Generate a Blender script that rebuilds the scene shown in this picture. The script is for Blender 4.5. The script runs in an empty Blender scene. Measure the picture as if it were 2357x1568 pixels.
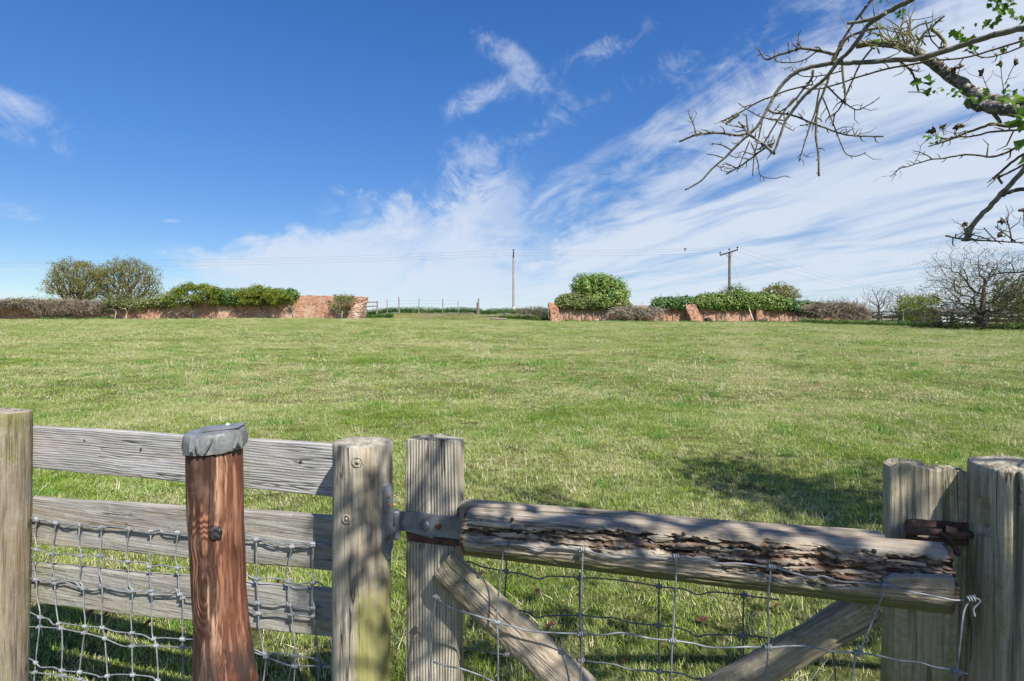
import bpy, math, random
import numpy as np
from mathutils import Vector, Matrix, noise

R = random.Random(7)
NR = np.random.RandomState(11)
SC = bpy.context.scene
COL = SC.collection

# ------------------------------------------------------------------ node helper
class S:
    """wraps a socket so that shader maths can be written as expressions"""
    def __init__(s, nt, sock): s.nt = nt; s.s = sock
    def _m(s, op, *a, clamp=False):
        n = s.nt.nodes.new('ShaderNodeMath'); n.operation = op; n.use_clamp = clamp
        for i, v in enumerate((s,) + a):
            if isinstance(v, S): s.nt.links.new(v.s, n.inputs[i])
            else: n.inputs[i].default_value = v
        return S(s.nt, n.outputs[0])
    def __add__(s, o): return s._m('ADD', o)
    __radd__ = __add__
    def __mul__(s, o): return s._m('MULTIPLY', o)
    __rmul__ = __mul__
    def __sub__(s, o): return s._m('SUBTRACT', o)
    def __rsub__(s, o): return (s * -1.0) + o
    def __truediv__(s, o): return s._m('DIVIDE', o)
    def exp(s): return s._m('POWER', 1.0) if False else K(s.nt, math.e)._m('POWER', s)
    def sin(s): return s._m('SINE')
    def abs(s): return s._m('ABSOLUTE')
    def maxi(s, o): return s._m('MAXIMUM', o)
    def mini(s, o): return s._m('MINIMUM', o)
    def powr(s, o): return s._m('POWER', o)
    def clamp(s): return s._m('ADD', 0.0, clamp=True)
    def atan2(s, o): return s._m('ARCTAN2', o)
    def asin(s): return s._m('ARCSINE')
    def ss(s, a, b, lo=0.0, hi=1.0):
        n = s.nt.nodes.new('ShaderNodeMapRange'); n.interpolation_type = 'SMOOTHSTEP'
        s.nt.links.new(s.s, n.inputs[0])
        for i, v in zip((1, 2, 3, 4), (a, b, lo, hi)): n.inputs[i].default_value = v
        return S(s.nt, n.outputs[0])
def K(nt, v):
    n = nt.nodes.new('ShaderNodeValue'); n.outputs[0].default_value = v; return S(nt, n.outputs[0])
def sep(nt, v):
    n = nt.nodes.new('ShaderNodeSeparateXYZ'); nt.links.new(v, n.inputs[0]); return [S(nt, o) for o in n.outputs]
def comb(nt, x, y, z):
    n = nt.nodes.new('ShaderNodeCombineXYZ')
    for i, v in enumerate((x, y, z)):
        if isinstance(v, S): nt.links.new(v.s, n.inputs[i])
        else: n.inputs[i].default_value = v
    return n.outputs[0]
def mapv(nt, v, scale=(1, 1, 1), loc=(0, 0, 0)):
    n = nt.nodes.new('ShaderNodeMapping'); nt.links.new(v, n.inputs['Vector'])
    n.inputs['Scale'].default_value = scale; n.inputs['Location'].default_value = loc
    return n.outputs[0]
def fbm(nt, v, scale=1.0, detail=4.0, rough=0.55, dist=0.0):
    n = nt.nodes.new('ShaderNodeTexNoise')
    if v is not None: nt.links.new(v, n.inputs['Vector'])
    n.inputs['Scale'].default_value = scale; n.inputs['Detail'].default_value = detail
    n.inputs['Roughness'].default_value = rough; n.inputs['Distortion'].default_value = dist
    return S(nt, n.outputs[0])
def vor(nt, v, scale=1.0, feature='F1'):
    n = nt.nodes.new('ShaderNodeTexVoronoi'); n.feature = feature
    nt.links.new(v, n.inputs['Vector']); n.inputs['Scale'].default_value = scale
    return S(nt, n.outputs['Distance'])
def attr(nt, name, typ='GEOMETRY'):
    n = nt.nodes.new('ShaderNodeAttribute'); n.attribute_name = name; n.attribute_type = typ
    return n
def rgbmix(nt, f, a, b, mode='MIX'):
    n = nt.nodes.new('ShaderNodeMix'); n.data_type = 'RGBA'; n.blend_type = mode
    if isinstance(f, S): nt.links.new(f.s, n.inputs[0])
    else: n.inputs[0].default_value = f
    for i, v in ((6, a), (7, b)):
        if isinstance(v, (tuple, list)): n.inputs[i].default_value = (*v, 1) if len(v) == 3 else v
        else: nt.links.new(v, n.inputs[i])
    return n.outputs[2]
def mat_new(name):
    m = bpy.data.materials.new(name); m.use_nodes = True
    nt = m.node_tree; b = nt.nodes['Principled BSDF']
    return m, nt, b
def setin(nt, node, name, v):
    if isinstance(v, S): nt.links.new(v.s, node.inputs[name])
    elif isinstance(v, bpy.types.NodeSocket): nt.links.new(v, node.inputs[name])
    elif isinstance(v, tuple) and len(v) == 3: node.inputs[name].default_value = (*v, 1)
    else: node.inputs[name].default_value = v
def bump(nt, b, h, strength=0.5, dist=0.01):
    n = nt.nodes.new('ShaderNodeBump'); n.inputs['Strength'].default_value = strength
    n.inputs['Distance'].default_value = dist
    nt.links.new(h.s, n.inputs['Height']); nt.links.new(n.outputs[0], b.inputs['Normal'])

# ------------------------------------------------------------------ camera, sun, sky, exposure
EYE = 1.45; F = 1309.0; CX = 1178.5; CY = 784.0      # photo pixels on a 2357 x 1568 grid
cam_d = bpy.data.cameras.new('camera'); cam_d.lens = 20.0; cam_d.sensor_width = 36.0
cam_d.clip_start = 0.05; cam_d.clip_end = 6000
cam = bpy.data.objects.new('camera', cam_d); COL.objects.link(cam)
cam.location = (0, 0, EYE); cam.rotation_euler = (math.radians(90), 0, 0)
SC.camera = cam
SUN_AZ, SUN_EL = math.radians(146), math.radians(46)   # azimuth clockwise from +Y
sun_d = bpy.data.lights.new('sun', 'SUN'); sun_d.energy = 3.9; sun_d.angle = math.radians(0.53)
sun_d.color = (1.0, 0.95, 0.87)
sun = bpy.data.objects.new('sun', sun_d); COL.objects.link(sun)
SUNV = Vector((math.sin(SUN_AZ) * math.cos(SUN_EL), math.cos(SUN_AZ) * math.cos(SUN_EL), math.sin(SUN_EL)))
sun.rotation_euler = SUNV.to_track_quat('Z', 'Y').to_euler()
SC.view_settings.view_transform = 'Standard'; SC.view_settings.look = 'None'
SC.view_settings.exposure = 1.08; SC.view_settings.gamma = 1.0
SC.cycles.max_bounces = 6; SC.cycles.transparent_max_bounces = 8

def build_world():
    w = bpy.data.worlds.new('World'); SC.world = w; w.use_nodes = True
    nt = w.node_tree; bg = nt.nodes['Background']
    sky = nt.nodes.new('ShaderNodeTexSky'); sky.sky_type = 'NISHITA'; sky.sun_disc = False
    sky.sun_elevation = SUN_EL; sky.sun_rotation = SUN_AZ
    sky.air_density = 1.0; sky.dust_density = 0.3; sky.ozone_density = 3.0
    tc = nt.nodes.new('ShaderNodeTexCoord')
    x, y, z = sep(nt, tc.outputs['Generated'])
    az = x.atan2(y); el = z.asin(); FX = None
    # azimuth / elevation masks of the cloud banks
    zz = z.maxi(0.0) + 0.06
    qx = x / zz; qy = y / zz
    # streaks run along one wind direction on the cloud plane
    ca, sa = math.cos(math.radians(24)), math.sin(math.radians(24))
    al = qy * ca - qx * sa; cr = qx * ca + qy * sa
    warp = fbm(nt, comb(nt, qx, qy, 0.0), 0.9, 3, 0.5)
    wv = warp - 0.5
    p1 = comb(nt, cr * 1.5 + wv * 0.9, al * 0.42 + wv * 0.5, 1.7)
    n1 = fbm(nt, p1, 1.5, 9, 0.62, 0.35)
    p2 = comb(nt, cr * 3.4 + wv * 1.6, al * 0.6 + wv * 0.8, 5.1)
    n2 = fbm(nt, p2, 1.2, 8, 0.6, 0.2)
    n = n1 * 0.62 + n2 * 0.38
    fine = fbm(nt, comb(nt, az * 1.0, el * 1.4, 2.0), 9.0, 9, 0.66, 0.6)
    big = fbm(nt, comb(nt, qx, qy, 3.3), 0.42, 2, 0.5)
    def blob(px, py, rx, ry, rot):
        a0 = math.atan2(px - CX, F); e0 = math.atan2(CY - py, math.hypot(F, px - CX))
        k = 1.0 / F; c, s_ = math.cos(math.radians(rot)), math.sin(math.radians(rot))
        dx = (az - a0) * math.cos(e0); dy = el - e0
        u = (dx * c + dy * s_) / (rx * k); v = (dy * c - dx * s_) / (ry * k)
        return (u * u + v * v + wv * 0.0)
    def gauss(b): return (b * -1.0).exp()
    nn = (n - 0.5) * 1.0
    c = z / (x * x + y * y).maxi(1e-4).powr(0.5)              # tangent of the elevation
    # right hand bank: everything right of a line on the cloud plane
    right = (qx + qy * 0.214 - 0.90 + wv * 0.6 + (fine - 0.5) * 1.1).ss(-0.45, 0.75)
    # low bank left of centre, its top falling away to the left
    left = (az * 0.37 + 0.350 - c + wv * 0.10 + (fine - 0.5) * 0.16).ss(-0.015, 0.085) * (az + (fine - 0.5) * 0.45 + wv * 0.25 + c * 0.3).ss(0.22, -0.02) * az.ss(-0.72, -0.42)
    hor = c.ss(0.17, 0.02)
    behind = y.ss(0.15, -0.25) * big.ss(0.42, 0.62) * 0.8
    def wisp(px, py, rx, ry, rot, k): return gauss(blob(px, py, rx, ry, rot)) * k
    wis = wisp(1120, 105, 55, 26, -38, .62) + wisp(1200, 140, 75, 26, -38, .80) + wisp(1150, 195, 75, 28, 12, .65) + wisp(1080, 240, 62, 30, 25, .95) \
        + wisp(1390, 110, 60, 30, 10, .4) + wisp(25, 225, 60, 20, -10, .9) + wisp(45, 262, 80, 26, -14, .8) + wisp(70, 328, 150, 16, -8, .5) + wisp(20, 485, 70, 26, -5, .6) \
        + wisp(1090, 385, 75, 80, 40, .85) + wisp(396, 509, 20, 6, 4, 1.2) + wisp(1250, 290, 190, 22, 22, .45) + wisp(1560, 150, 80, 30, 28, .6) + wisp(1480, 60, 170, 24, 20, .35) + wisp(1300, 240, 220, 90, 25, .42)
    veil = (c * -1.0 + 0.44 + az * 0.25).ss(-0.05, 0.22) * az.ss(-0.75, -0.10) * 0.46
    cover = (right * 0.86).maxi(hor * 0.74).maxi(behind).maxi(veil)
    alpha1 = (cover + nn * 2.1 * cover.ss(0.0, 0.3)).ss(0.34, 1.0) * cover.ss(0.02, 0.35)
    fine2 = fbm(nt, comb(nt, az * 1.0 + el * 0.7, el * 1.0 - az * 0.5, 7.0), 15.0, 8, 0.7, 0.9)
    alpha2 = (wis * 0.80 + (fine - 0.5) * 2.0 + (fine2 - 0.5) * 2.2).ss(0.22, 1.6) * wis.ss(0.03, 0.7) * 0.85
    alphaL = (left * 0.95 + (fine - 0.5) * 1.5 + (fine2 - 0.5) * 0.8 + nn * 0.3).ss(0.12, 1.15) * left.ss(0.0, 0.35) * 0.93
    alpha1 = alpha1.maxi(alphaL)
    alpha = (alpha1 + alpha2 * (1.0 - alpha1) * 0.85).clamp() * z.ss(0.0, 0.02)
    hs = nt.nodes.new('ShaderNodeHueSaturation'); hs.inputs['Saturation'].default_value = 1.31
    nt.links.new(c.ss(0.50, 0.05, 0.98, 0.74).s, hs.inputs['Value']); hs.inputs['Hue'].default_value = 0.511
    nt.links.new(sky.outputs[0], hs.inputs['Color'])
    col = rgbmix(nt, alpha * 0.88, hs.outputs[0], (4.55, 5.0, 5.7))
    nt.links.new(col, bg.inputs['Color']); bg.inputs['Strength'].default_value = 0.0765
build_world()

# ------------------------------------------------------------------ geometry helpers
def P(px, py, d):
    return Vector(((px - CX) / F * d, d, EYE - (py - CY) / F * d))
def clampf(v, a, b): return max(a, min(b, v))
def sst(a, b, x):
    t = np.clip((x - a) / (b - a), 0, 1); return t * t * (3 - 2 * t)
def T(x, y):
    """ground height; works on numbers and arrays"""
    x = np.asarray(x, float); y = np.asarray(y, float)
    yy = np.clip(y, 1.0, 66.0)
    z = 0.058 * (yy - 1.0)
    z = z - 0.0035 * np.clip(x, -120, 120) * sst(0, 60, y)
    z = z + 0.22 * np.exp(-((x + 22) / 16) ** 2) * sst(35, 60, y)
    z = z + 0.80 * np.exp(-((x + 6.0) / 11.0) ** 6) * sst(61.5, 66.5, y)
    z = z - 0.012 * np.clip(y - 70, 0, 2000) * sst(70, 90, y)
    a = sst(1.2, 5, y) * (1 - sst(64, 72, y))
    z = z + a * (0.035 * np.sin(x * 0.9 + 0.7 * np.sin(y * 0.5)) * np.cos(y * 0.75 + 1.3) + 0.02 * np.sin(x * 1.9 + y * 1.3) + 0.02 * np.sin(y * 2.1 - x * 0.8 + 2.0))
    return z
def Tf(x, y): return float(T(x, y))

class MB:
    """collects verts and faces (and one float / colour attribute) for ONE mesh"""
    def __init__(s): s.v = []; s.f = []; s.a = {}; s.fc = []
    def add(s, vs, fs, **at):
        o = len(s.v); s.v.extend(vs); s.f.extend([tuple(i + o for i in f) for f in fs])
        for k, val in at.items():
            l = s.a.setdefault(k, [])
            l.extend([0.0] * (o - len(l)))
            l.extend(val if isinstance(val, (list, np.ndarray)) else [val] * len(vs))
        for k, l in s.a.items():
            if len(l) < len(s.v): l.extend([0.0] * (len(s.v) - len(l)))
    def box(s, c, h, rot=None, **at):
        vs = [Vector((sx * h[0], sy * h[1], sz * h[2])) for sx in (-1, 1) for sy in (-1, 1) for sz in (-1, 1)]
        if rot is not None: vs = [rot @ v for v in vs]
        c = Vector(c)
        s.add([v + c for v in vs], [(0, 1, 3, 2), (4, 6, 7, 5), (0, 4, 5, 1), (2, 3, 7, 6), (0, 2, 6, 4), (1, 5, 7, 3)], **at)
    def tube(s, pts, rad, n=6, cap=True, **at):
        m = len(pts)
        if m < 2: return
        if not hasattr(rad, '__len__'): rad = [rad] * m
        up = None; vs = []; fs = []
        for i in range(m):
            t = (pts[min(i + 1, m - 1)] - pts[max(i - 1, 0)])
            if t.length < 1e-9: t = Vector((0, 0, 1))
            t.normalize()
            if up is None:
                up = t.orthogonal().normalized()
            up = up - t * up.dot(t)
            up = up.normalized() if up.length > 1e-6 else t.orthogonal().normalized()
            sd = t.cross(up)
            for k in range(n):
                a = 2 * math.pi * k / n
                vs.append(pts[i] + (up * math.cos(a) + sd * math.sin(a)) * rad[i])
        for i in range(m - 1):
            for k in range(n):
                k2 = (k + 1) % n
                fs.append((i * n + k, i * n + k2, (i + 1) * n + k2, (i + 1) * n + k))
        if cap:
            fs.append(tuple(range(n))[::-1]); fs.append(tuple((m - 1) * n + k for k in range(n)))
        s.add(vs, fs, **at)
    def loft(s, secs, cap=True, **at):
        n = len(secs[0]); vs = [v for sec in secs for v in sec]; fs = []
        for i in range(len(secs) - 1):
            for k in range(n):
                k2 = (k + 1) % n
                fs.append((i * n + k, i * n + k2, (i + 1) * n + k2, (i + 1) * n + k))
        if cap:
            fs.append(tuple(range(n))[::-1]); fs.append(tuple((len(secs) - 1) * n + k for k in range(n)))
        s.add(vs, fs, **at)
    def mesh(s, name, mat, smooth=False):
        me = bpy.data.meshes.new(name); me.from_pydata([tuple(v) for v in s.v], [], s.f)
        for k, l in s.a.items():
            at = me.attributes.new(k, 'FLOAT', 'POINT'); at.data.foreach_set('value', np.asarray(l, dtype=np.float32))
        if mat: me.materials.append(mat)
        if smooth:
            me.polygons.foreach_set('use_smooth', [True] * len(me.polygons))
        me.update(); return me
    def build(s, name, mat, parent=None, M=None, smooth=False, fixn=False):
        me = s.mesh(name, mat, smooth)
        if fixn:
            import bmesh
            bm = bmesh.new(); bm.from_mesh(me); bmesh.ops.recalc_face_normals(bm, faces=bm.faces); bm.to_mesh(me); bm.free()
        return link(name, me, parent, M)
def link(name, me, parent=None, M=None):
    """M: world matrix of the object (mesh is in local coordinates)"""
    o = bpy.data.objects.new(name, me); COL.objects.link(o)
    M = M if M is not None else Matrix.Identity(4)
    if parent is not None:
        o.parent = parent
        o.matrix_local = WM[parent.name].inverted() @ M
    else: o.matrix_local = M
    WM[o.name] = M.copy()
    return o
WM = {}
def tag(o, label=None, cat=None, group=None, kind=None):
    if label: o['label'] = label
    if cat: o['category'] = cat
    if group: o['group'] = group
    if kind: o['kind'] = kind
    return o
def thing(name, loc, label, cat, group=None):
    o = bpy.data.objects.new(name, None); COL.objects.link(o); o.location = loc
    o.empty_display_size = 0.1
    WM[o.name] = Matrix.Translation(loc)
    return tag(o, label, cat, group)
def ptpoly(pts, nsub=3):
    """smooth polyline (Catmull-Rom)"""
    out = []; n = len(pts)
    for i in range(n - 1):
        p0 = pts[max(i - 1, 0)]; p1 = pts[i]; p2 = pts[i + 1]; p3 = pts[min(i + 2, n - 1)]
        for k in range(nsub):
            t = k / nsub
            out.append(0.5 * ((2 * p1) + (p2 - p0) * t + (2 * p0 - 5 * p1 + 4 * p2 - p3) * t * t + (3 * p1 - p0 - 3 * p2 + p3) * t ** 3))
    out.append(pts[-1].copy()); return out
def lerp1(xs, ys, x): return float(np.interp(x, xs, ys))
def nz(x, y=0.0, z=0.0): return noise.noise(Vector((x, y, z)))
def fb(x, y, z, o=4): return noise.fractal(Vector((x, y, z)), 0.9, 2.0, o)

# ------------------------------------------------------------------ materials
def simple(name, col, rough=0.8, metal=0.0, var=0.25, scale=8.0, bmp=0.2):
    m, nt, b = mat_new(name)
    tc = nt.nodes.new('ShaderNodeTexCoord'); n = fbm(nt, tc.outputs['Object'], scale, 6, 0.6)
    dark = tuple(c * (1 - var) for c in col); lite = tuple(min(1, c * (1 + var)) for c in col)
    setin(nt, b, 'Base Color', rgbmix(nt, n.ss(0.3, 0.7), dark, lite))
    b.inputs['Roughness'].default_value = rough; b.inputs['Metallic'].default_value = metal
    if bmp: bump(nt, b, n, bmp, 0.004)
    return m

def wood(name, axis='X', lite=(0.46, 0.43, 0.38), mid=(0.30, 0.275, 0.235), dark=(0.10, 0.085, 0.07), algae=(0.17, 0.18, 0.045),
         algae_amt=0.25, rings=34.0, ring_amt=0.5, bstr=0.6, warm=(0.36, 0.27, 0.18), warm_amt=0.25, lichen=0.0, wav=3.0):
    m, nt, b = mat_new(name)
    tc = nt.nodes.new('ShaderNodeTexCoord'); oi = nt.nodes.new('ShaderNodeObjectInfo')
    co = tc.outputs['Object']
    x, y, z = sep(nt, co)
    rnd = S(nt, oi.outputs['Random'])
    off = rnd * 37.0
    if axis == 'X': L, A, B = x, z, y
    else: L, A, B = z, x, y
    L = L + off
    v = comb(nt, L, A, B)
    big = fbm(nt, mapv(nt, v, (2.2, 9, 9)), 1.0, 3, 0.5)                  # slow field, its contour lines are the growth rings
    fld = A * rings + (big - 0.5) * wav
    ring = (fld * 6.2832).sin() * 0.5 + 0.5
    fib = fbm(nt, mapv(nt, v, (7, 190, 190)), 1.0, 6, 0.62)
    fib2 = fbm(nt, mapv(nt, v, (2.5, 55, 55)), 1.0, 4, 0.6)
    pat = fbm(nt, mapv(nt, v, (3.2, 9, 9), (3, 5, 1)), 1.0, 5, 0.6)
    spk = fbm(nt, v, 70.0, 5, 0.7)
    fn = fib.ss(0.30, 0.70); fn2 = fib2.ss(0.32, 0.68)
    h = ring * ring_amt + (fn * 0.5 + fn2 * 0.5) * (1 - ring_amt)
    ck = fbm(nt, mapv(nt, v, (1.6, 30, 30), (2, 8, 6)), 1.0, 3, 0.55)
    crack = (ck - 0.5).abs().ss(0.020, 0.004) * fbm(nt, mapv(nt, v, (3, 12, 12), (6, 1, 9)), 1.0, 2, 0.5).ss(0.52, 0.60)
    c = rgbmix(nt, h.ss(0.05, 0.55), dark, mid)
    c = rgbmix(nt, (h * 0.75 + (pat - 0.5) * 1.3).ss(0.22, 0.72), c, lite)
    c = rgbmix(nt, fbm(nt, mapv(nt, v, (2.0, 11, 11), (1, 1, 7)), 1.0, 5, 0.65).ss(0.54, 0.70) * 0.38, c, tuple(k * 0.5 for k in lite))
    c = rgbmix(nt, crack * 0.85, c, tuple(k * 0.4 for k in dark))
    c = rgbmix(nt, fbm(nt, mapv(nt, v, (1.5, 14, 14), (9, 2, 4)), 1.0, 4, 0.6).ss(0.48, 0.72) * warm_amt * 2.0, c, warm)
    if lichen:
        c = rgbmix(nt, fbm(nt, v, 26.0, 6, 0.7).ss(0.56, 0.72) * lichen, c, (0.42, 0.43, 0.36))
        c = rgbmix(nt, spk.ss(0.58, 0.7) * pat.ss(0.45, 0.65) * lichen, c, (0.07, 0.065, 0.055))
    al = S(nt, attr(nt, 'alg').outputs['Fac'])
    am = (al * 0.95 + (pat - 0.5) * 1.5 + (spk - 0.5) * 0.9 + (fib2 - 0.5) * 0.6).ss(0.22, 0.85) * al.ss(0.02, 0.3)
    c = rgbmix(nt, am * 0.8, c, algae)
    c = rgbmix(nt, (pat * 0.7 + spk * 0.4).ss(0.60, 0.78) * algae_amt, c, (0.20, 0.19, 0.09))
    eg = S(nt, attr(nt, 'endg').outputs['Fac'])
    c = rgbmix(nt, eg.ss(0.3, 0.7), c, rgbmix(nt, fbm(nt, v, 45.0, 5, 0.7).ss(0.35, 0.65), tuple(k * 0.75 for k in mid), lite))
    rot = S(nt, attr(nt, 'rot').outputs['Fac'])
    rfib = fbm(nt, mapv(nt, v, (9, 75, 75), (1, 7, 3)), 1.0, 6, 0.68)
    rc = rgbmix(nt, rfib.ss(0.34, 0.62), (0.04, 0.026, 0.019), (0.22, 0.145, 0.098))
    rc = rgbmix(nt, rfib.ss(0.55, 0.70), rc, (0.47, 0.37, 0.27))
    rc = rgbmix(nt, fbm(nt, mapv(nt, v, (5, 16, 16), (4, 4, 1)), 1.0, 3, 0.5).ss(0.52, 0.64) * 0.6, rc, (0.30, 0.14, 0.06))
    c = rgbmix(nt, (rot + (spk - 0.5) * 0.8).ss(0.30, 0.7) * rot.ss(0.0, 0.2), c, rc)
    setin(nt, b, 'Base Color', c); b.inputs['Roughness'].default_value = 0.86
    b.inputs['Specular IOR Level'].default_value = 0.25
    hh = h * 1.0 - crack * 1.5 + rfib * rot * 2.2 + spk * 0.22
    bump(nt, b, hh, bstr, 0.006)
    return m

M_BOARD = wood('weathered_board', 'X', rings=125.0, ring_amt=0.32, wav=4.5, lite=(0.42, 0.41, 0.40), mid=(0.33, 0.32, 0.31), dark=(0.215, 0.20, 0.18), algae_amt=0.12, bstr=0.5)
M_BOARD2 = wood('lichen_board', 'X', rings=40.0, ring_amt=0.12, lite=(0.385, 0.37, 0.335), mid=(0.28, 0.265, 0.235), dark=(0.20, 0.185, 0.16), lichen=0.6, algae_amt=0.3, bstr=0.5)
M_POST = wood('weathered_post', 'Z', rings=40.0, ring_amt=0.2, wav=7.0, lite=(0.47, 0.425, 0.35), mid=(0.335, 0.295, 0.23), dark=(0.16, 0.135, 0.10), lichen=0.35, warm=(0.30, 0.22, 0.14), warm_amt=0.3, algae_amt=0.25, algae=(0.25, 0.24, 0.06), bstr=0.7)
M_POSTL = wood('vignetted_brown_grey_post', 'Z', rings=36.0, ring_amt=0.2, wav=6.0, lite=(0.36, 0.31, 0.25), mid=(0.23, 0.19, 0.148), dark=(0.08, 0.064, 0.05), lichen=0.3, warm=(0.23, 0.14, 0.09), warm_amt=0.35, algae=(0.155, 0.15, 0.04), algae_amt=0.35, bstr=0.7)  # brown-grey post timber in a darker copy, lens vignetting put into its colour
M_STILE = wood('split_stile', 'Z', rings=64.0, ring_amt=0.25, wav=3.0, lite=(0.52, 0.46, 0.345), mid=(0.37, 0.325, 0.235), dark=(0.16, 0.135, 0.10), lichen=0.35, algae=(0.19, 0.185, 0.05), algae_amt=0.4, warm_amt=0.1, bstr=0.7)
M_POSTG = wood('ridged_post', 'Z', rings=120.0, ring_amt=0.45, wav=2.2, lite=(0.52, 0.48, 0.395), mid=(0.36, 0.33, 0.26), dark=(0.20, 0.175, 0.135), lichen=0.35, algae_amt=0.3, warm_amt=0.12, bstr=0.8)
M_RAIL = wood('rotten_rail', 'X', rings=14.0, ring_amt=0.06, wav=4.0, lite=(0.49, 0.425, 0.34), mid=(0.35, 0.295, 0.225), dark=(0.20, 0.17, 0.13), lichen=0.65, algae=(0.135, 0.137, 0.03), algae_amt=0.5, bstr=0.8)
M_PALEWOOD = wood('far_timber', 'X', rings=30, lite=(0.26, 0.24, 0.205), mid=(0.18, 0.165, 0.14), dark=(0.09, 0.08, 0.065))
M_PALEPOST = wood('far_post', 'Z', rings=30, lite=(0.29, 0.26, 0.21), mid=(0.19, 0.17, 0.135), dark=(0.09, 0.075, 0.06))
M_POLE = wood('pole_timber', 'Z', rings=10, ring_amt=0.1, lite=(0.40, 0.37, 0.33), mid=(0.29, 0.26, 0.225), dark=(0.15, 0.13, 0.11))
M_POLED = wood('dark_pole_timber', 'Z', rings=10, ring_amt=0.1, lite=(0.22, 0.185, 0.155), mid=(0.14, 0.115, 0.095), dark=(0.06, 0.05, 0.04))

def stained():
    """red-brown oiled post, with grain that flows round a knot"""
    m, nt, b = mat_new('oiled_red_timber')
    tc = nt.nodes.new('ShaderNodeTexCoord'); co = tc.outputs['Object']
    x, y, z = sep(nt, co)
    big = fbm(nt, mapv(nt, co, (13, 13, 2.4)), 1.0, 4, 0.55)
    fine = fbm(nt, mapv(nt, co, (95, 95, 5)), 1.0, 5, 0.6)
    sh = fbm(nt, mapv(nt, co, (58, 58, 4.6), (2, 3, 7)), 1.0, 4, 0.6)
    def g(x0, z0, rx, rz):
        u = (x - x0) / rx; w = (z - z0) / rz
        return ((u * u + w * w) * -1.0).exp()
    KX, KZ = 0.000, 1.075
    knot = g(KX, KZ, 0.028, 0.036); cat = g(0.002, 0.985, 0.024, 0.062)
    fld = big * 3.5 + x * 20.0 + knot * 4.2 + cat * 5.5 + (sh - 0.5) * 1.0 + (fine - 0.5) * 0.8
    ring = (fld * 6.2832).sin() * 0.5 + 0.5
    streak = fbm(nt, mapv(nt, co, (80, 80, 6.0), (5, 1, 2)), 1.0, 5, 0.62)
    c = rgbmix(nt, (ring * 0.55 + fine * 0.5).ss(0.25, 0.75), (0.085, 0.032, 0.017), (0.27, 0.128, 0.072))
    c = rgbmix(nt, streak.ss(0.52, 0.60) * 0.8, c, (0.46, 0.29, 0.19))
    c = rgbmix(nt, sh.ss(0.48, 0.55) * 0.92, c, (0.04, 0.017, 0.012))
    c = rgbmix(nt, fbm(nt, mapv(nt, co, (22, 22, 14), (3, 9, 9)), 1.0, 6, 0.68).ss(0.50, 0.64) * 0.55, c, (0.16, 0.10, 0.075))
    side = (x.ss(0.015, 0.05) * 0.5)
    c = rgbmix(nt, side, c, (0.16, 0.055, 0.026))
    low = z.ss(0.93, 0.83) * fbm(nt, mapv(nt, co, (34, 34, 9), (1, 5, 3)), 1.0, 4, 0.6).ss(0.36, 0.47)
    c = rgbmix(nt, low * 0.85, c, (0.03, 0.022, 0.020))
    wk = ((x - KX - 0.01) * 1.0 + (sh - 0.5) * 0.022 + (z - 1.10) * -0.055).abs()
    crack = wk.ss(0.0022, 0.0006) * z.ss(1.085, 1.10)
    c = rgbmix(nt, crack, c, (0.02, 0.01, 0.008))
    setin(nt, b, 'Base Color', c)
    hk = (fbm(nt, mapv(nt, co, (46, 46, 2.2), (7, 2, 5)), 1.0, 3, 0.55) - 0.5).abs().ss(0.010, 0.002)
    c = rgbmix(nt, hk * 0.8, c, (0.03, 0.015, 0.010)); setin(nt, b, 'Base Color', c)
    setin(nt, b, 'Roughness', ring * 0.12 + 0.66)
    b.inputs['Specular IOR Level'].default_value = 0.35
    bump(nt, b, ring * 0.5 + fine * 0.5 - crack * 1.5, 0.45, 0.004)
    return m
M_RED = stained()
M_RESIN = simple('black_resin_knot', (0.02, 0.018, 0.018), 0.3, 0, 0.6, 120, 1.0)
M_SHEET = simple('grey_sheet_cap', (0.155, 0.16, 0.162), 0.45, 0.0, 0.30, 38, 0.6)
M_TACK = simple('grey_tack', (0.36, 0.38, 0.40), 0.4, 0.6, 0.1, 30, 0.0)
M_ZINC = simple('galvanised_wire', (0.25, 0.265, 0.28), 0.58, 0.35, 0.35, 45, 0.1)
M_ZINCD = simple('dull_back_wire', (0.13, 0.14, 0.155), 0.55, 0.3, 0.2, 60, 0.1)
M_STEEL = simple('galvanised_steel', (0.21, 0.23, 0.255), 0.5, 0.45, 0.3, 22, 0.2)
M_RUST = simple('rusty_iron', (0.085, 0.045, 0.034), 0.75, 0.2, 0.65, 35, 0.5)
M_RUSTR = simple('rust_red_screw', (0.20, 0.075, 0.04), 0.8, 0.1, 0.4, 60, 0.4)
M_WHITE = simple('bird_dropping_white', (0.75, 0.74, 0.70), 0.8, 0, 0.08, 40, 0.2)
M_DEADLEAF = simple('dead_leaf_brown', (0.115, 0.045, 0.022), 0.8, 0, 0.4, 25, 0.3)
M_DARKSTONE = simple('dark_blue_stone', (0.055, 0.06, 0.075), 0.8, 0, 0.4, 18, 0.5)
M_MORTAR = simple('lime_mortar', (0.44, 0.335, 0.25), 0.95, 0, 0.35, 3.0, 0.3)
M_WHITEP = simple('white_paint', (0.72, 0.71, 0.68), 0.7, 0, 0.1, 6, 0.1)
M_BLACK = simple('black_ceramic', (0.025, 0.025, 0.03), 0.35, 0, 0.3, 6, 0.0)
M_CONDUCT = simple('dark_conductor', (0.11, 0.12, 0.14), 0.6, 0.3, 0.1, 2, 0.0)
M_YELLOW = simple('dandelion_yellow', (0.75, 0.50, 0.03), 0.7, 0, 0.2, 60, 0.0)
M_GUARD = simple('pale_guy_guard', (0.62, 0.55, 0.38), 0.6, 0, 0.2, 3, 0.0)
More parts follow.
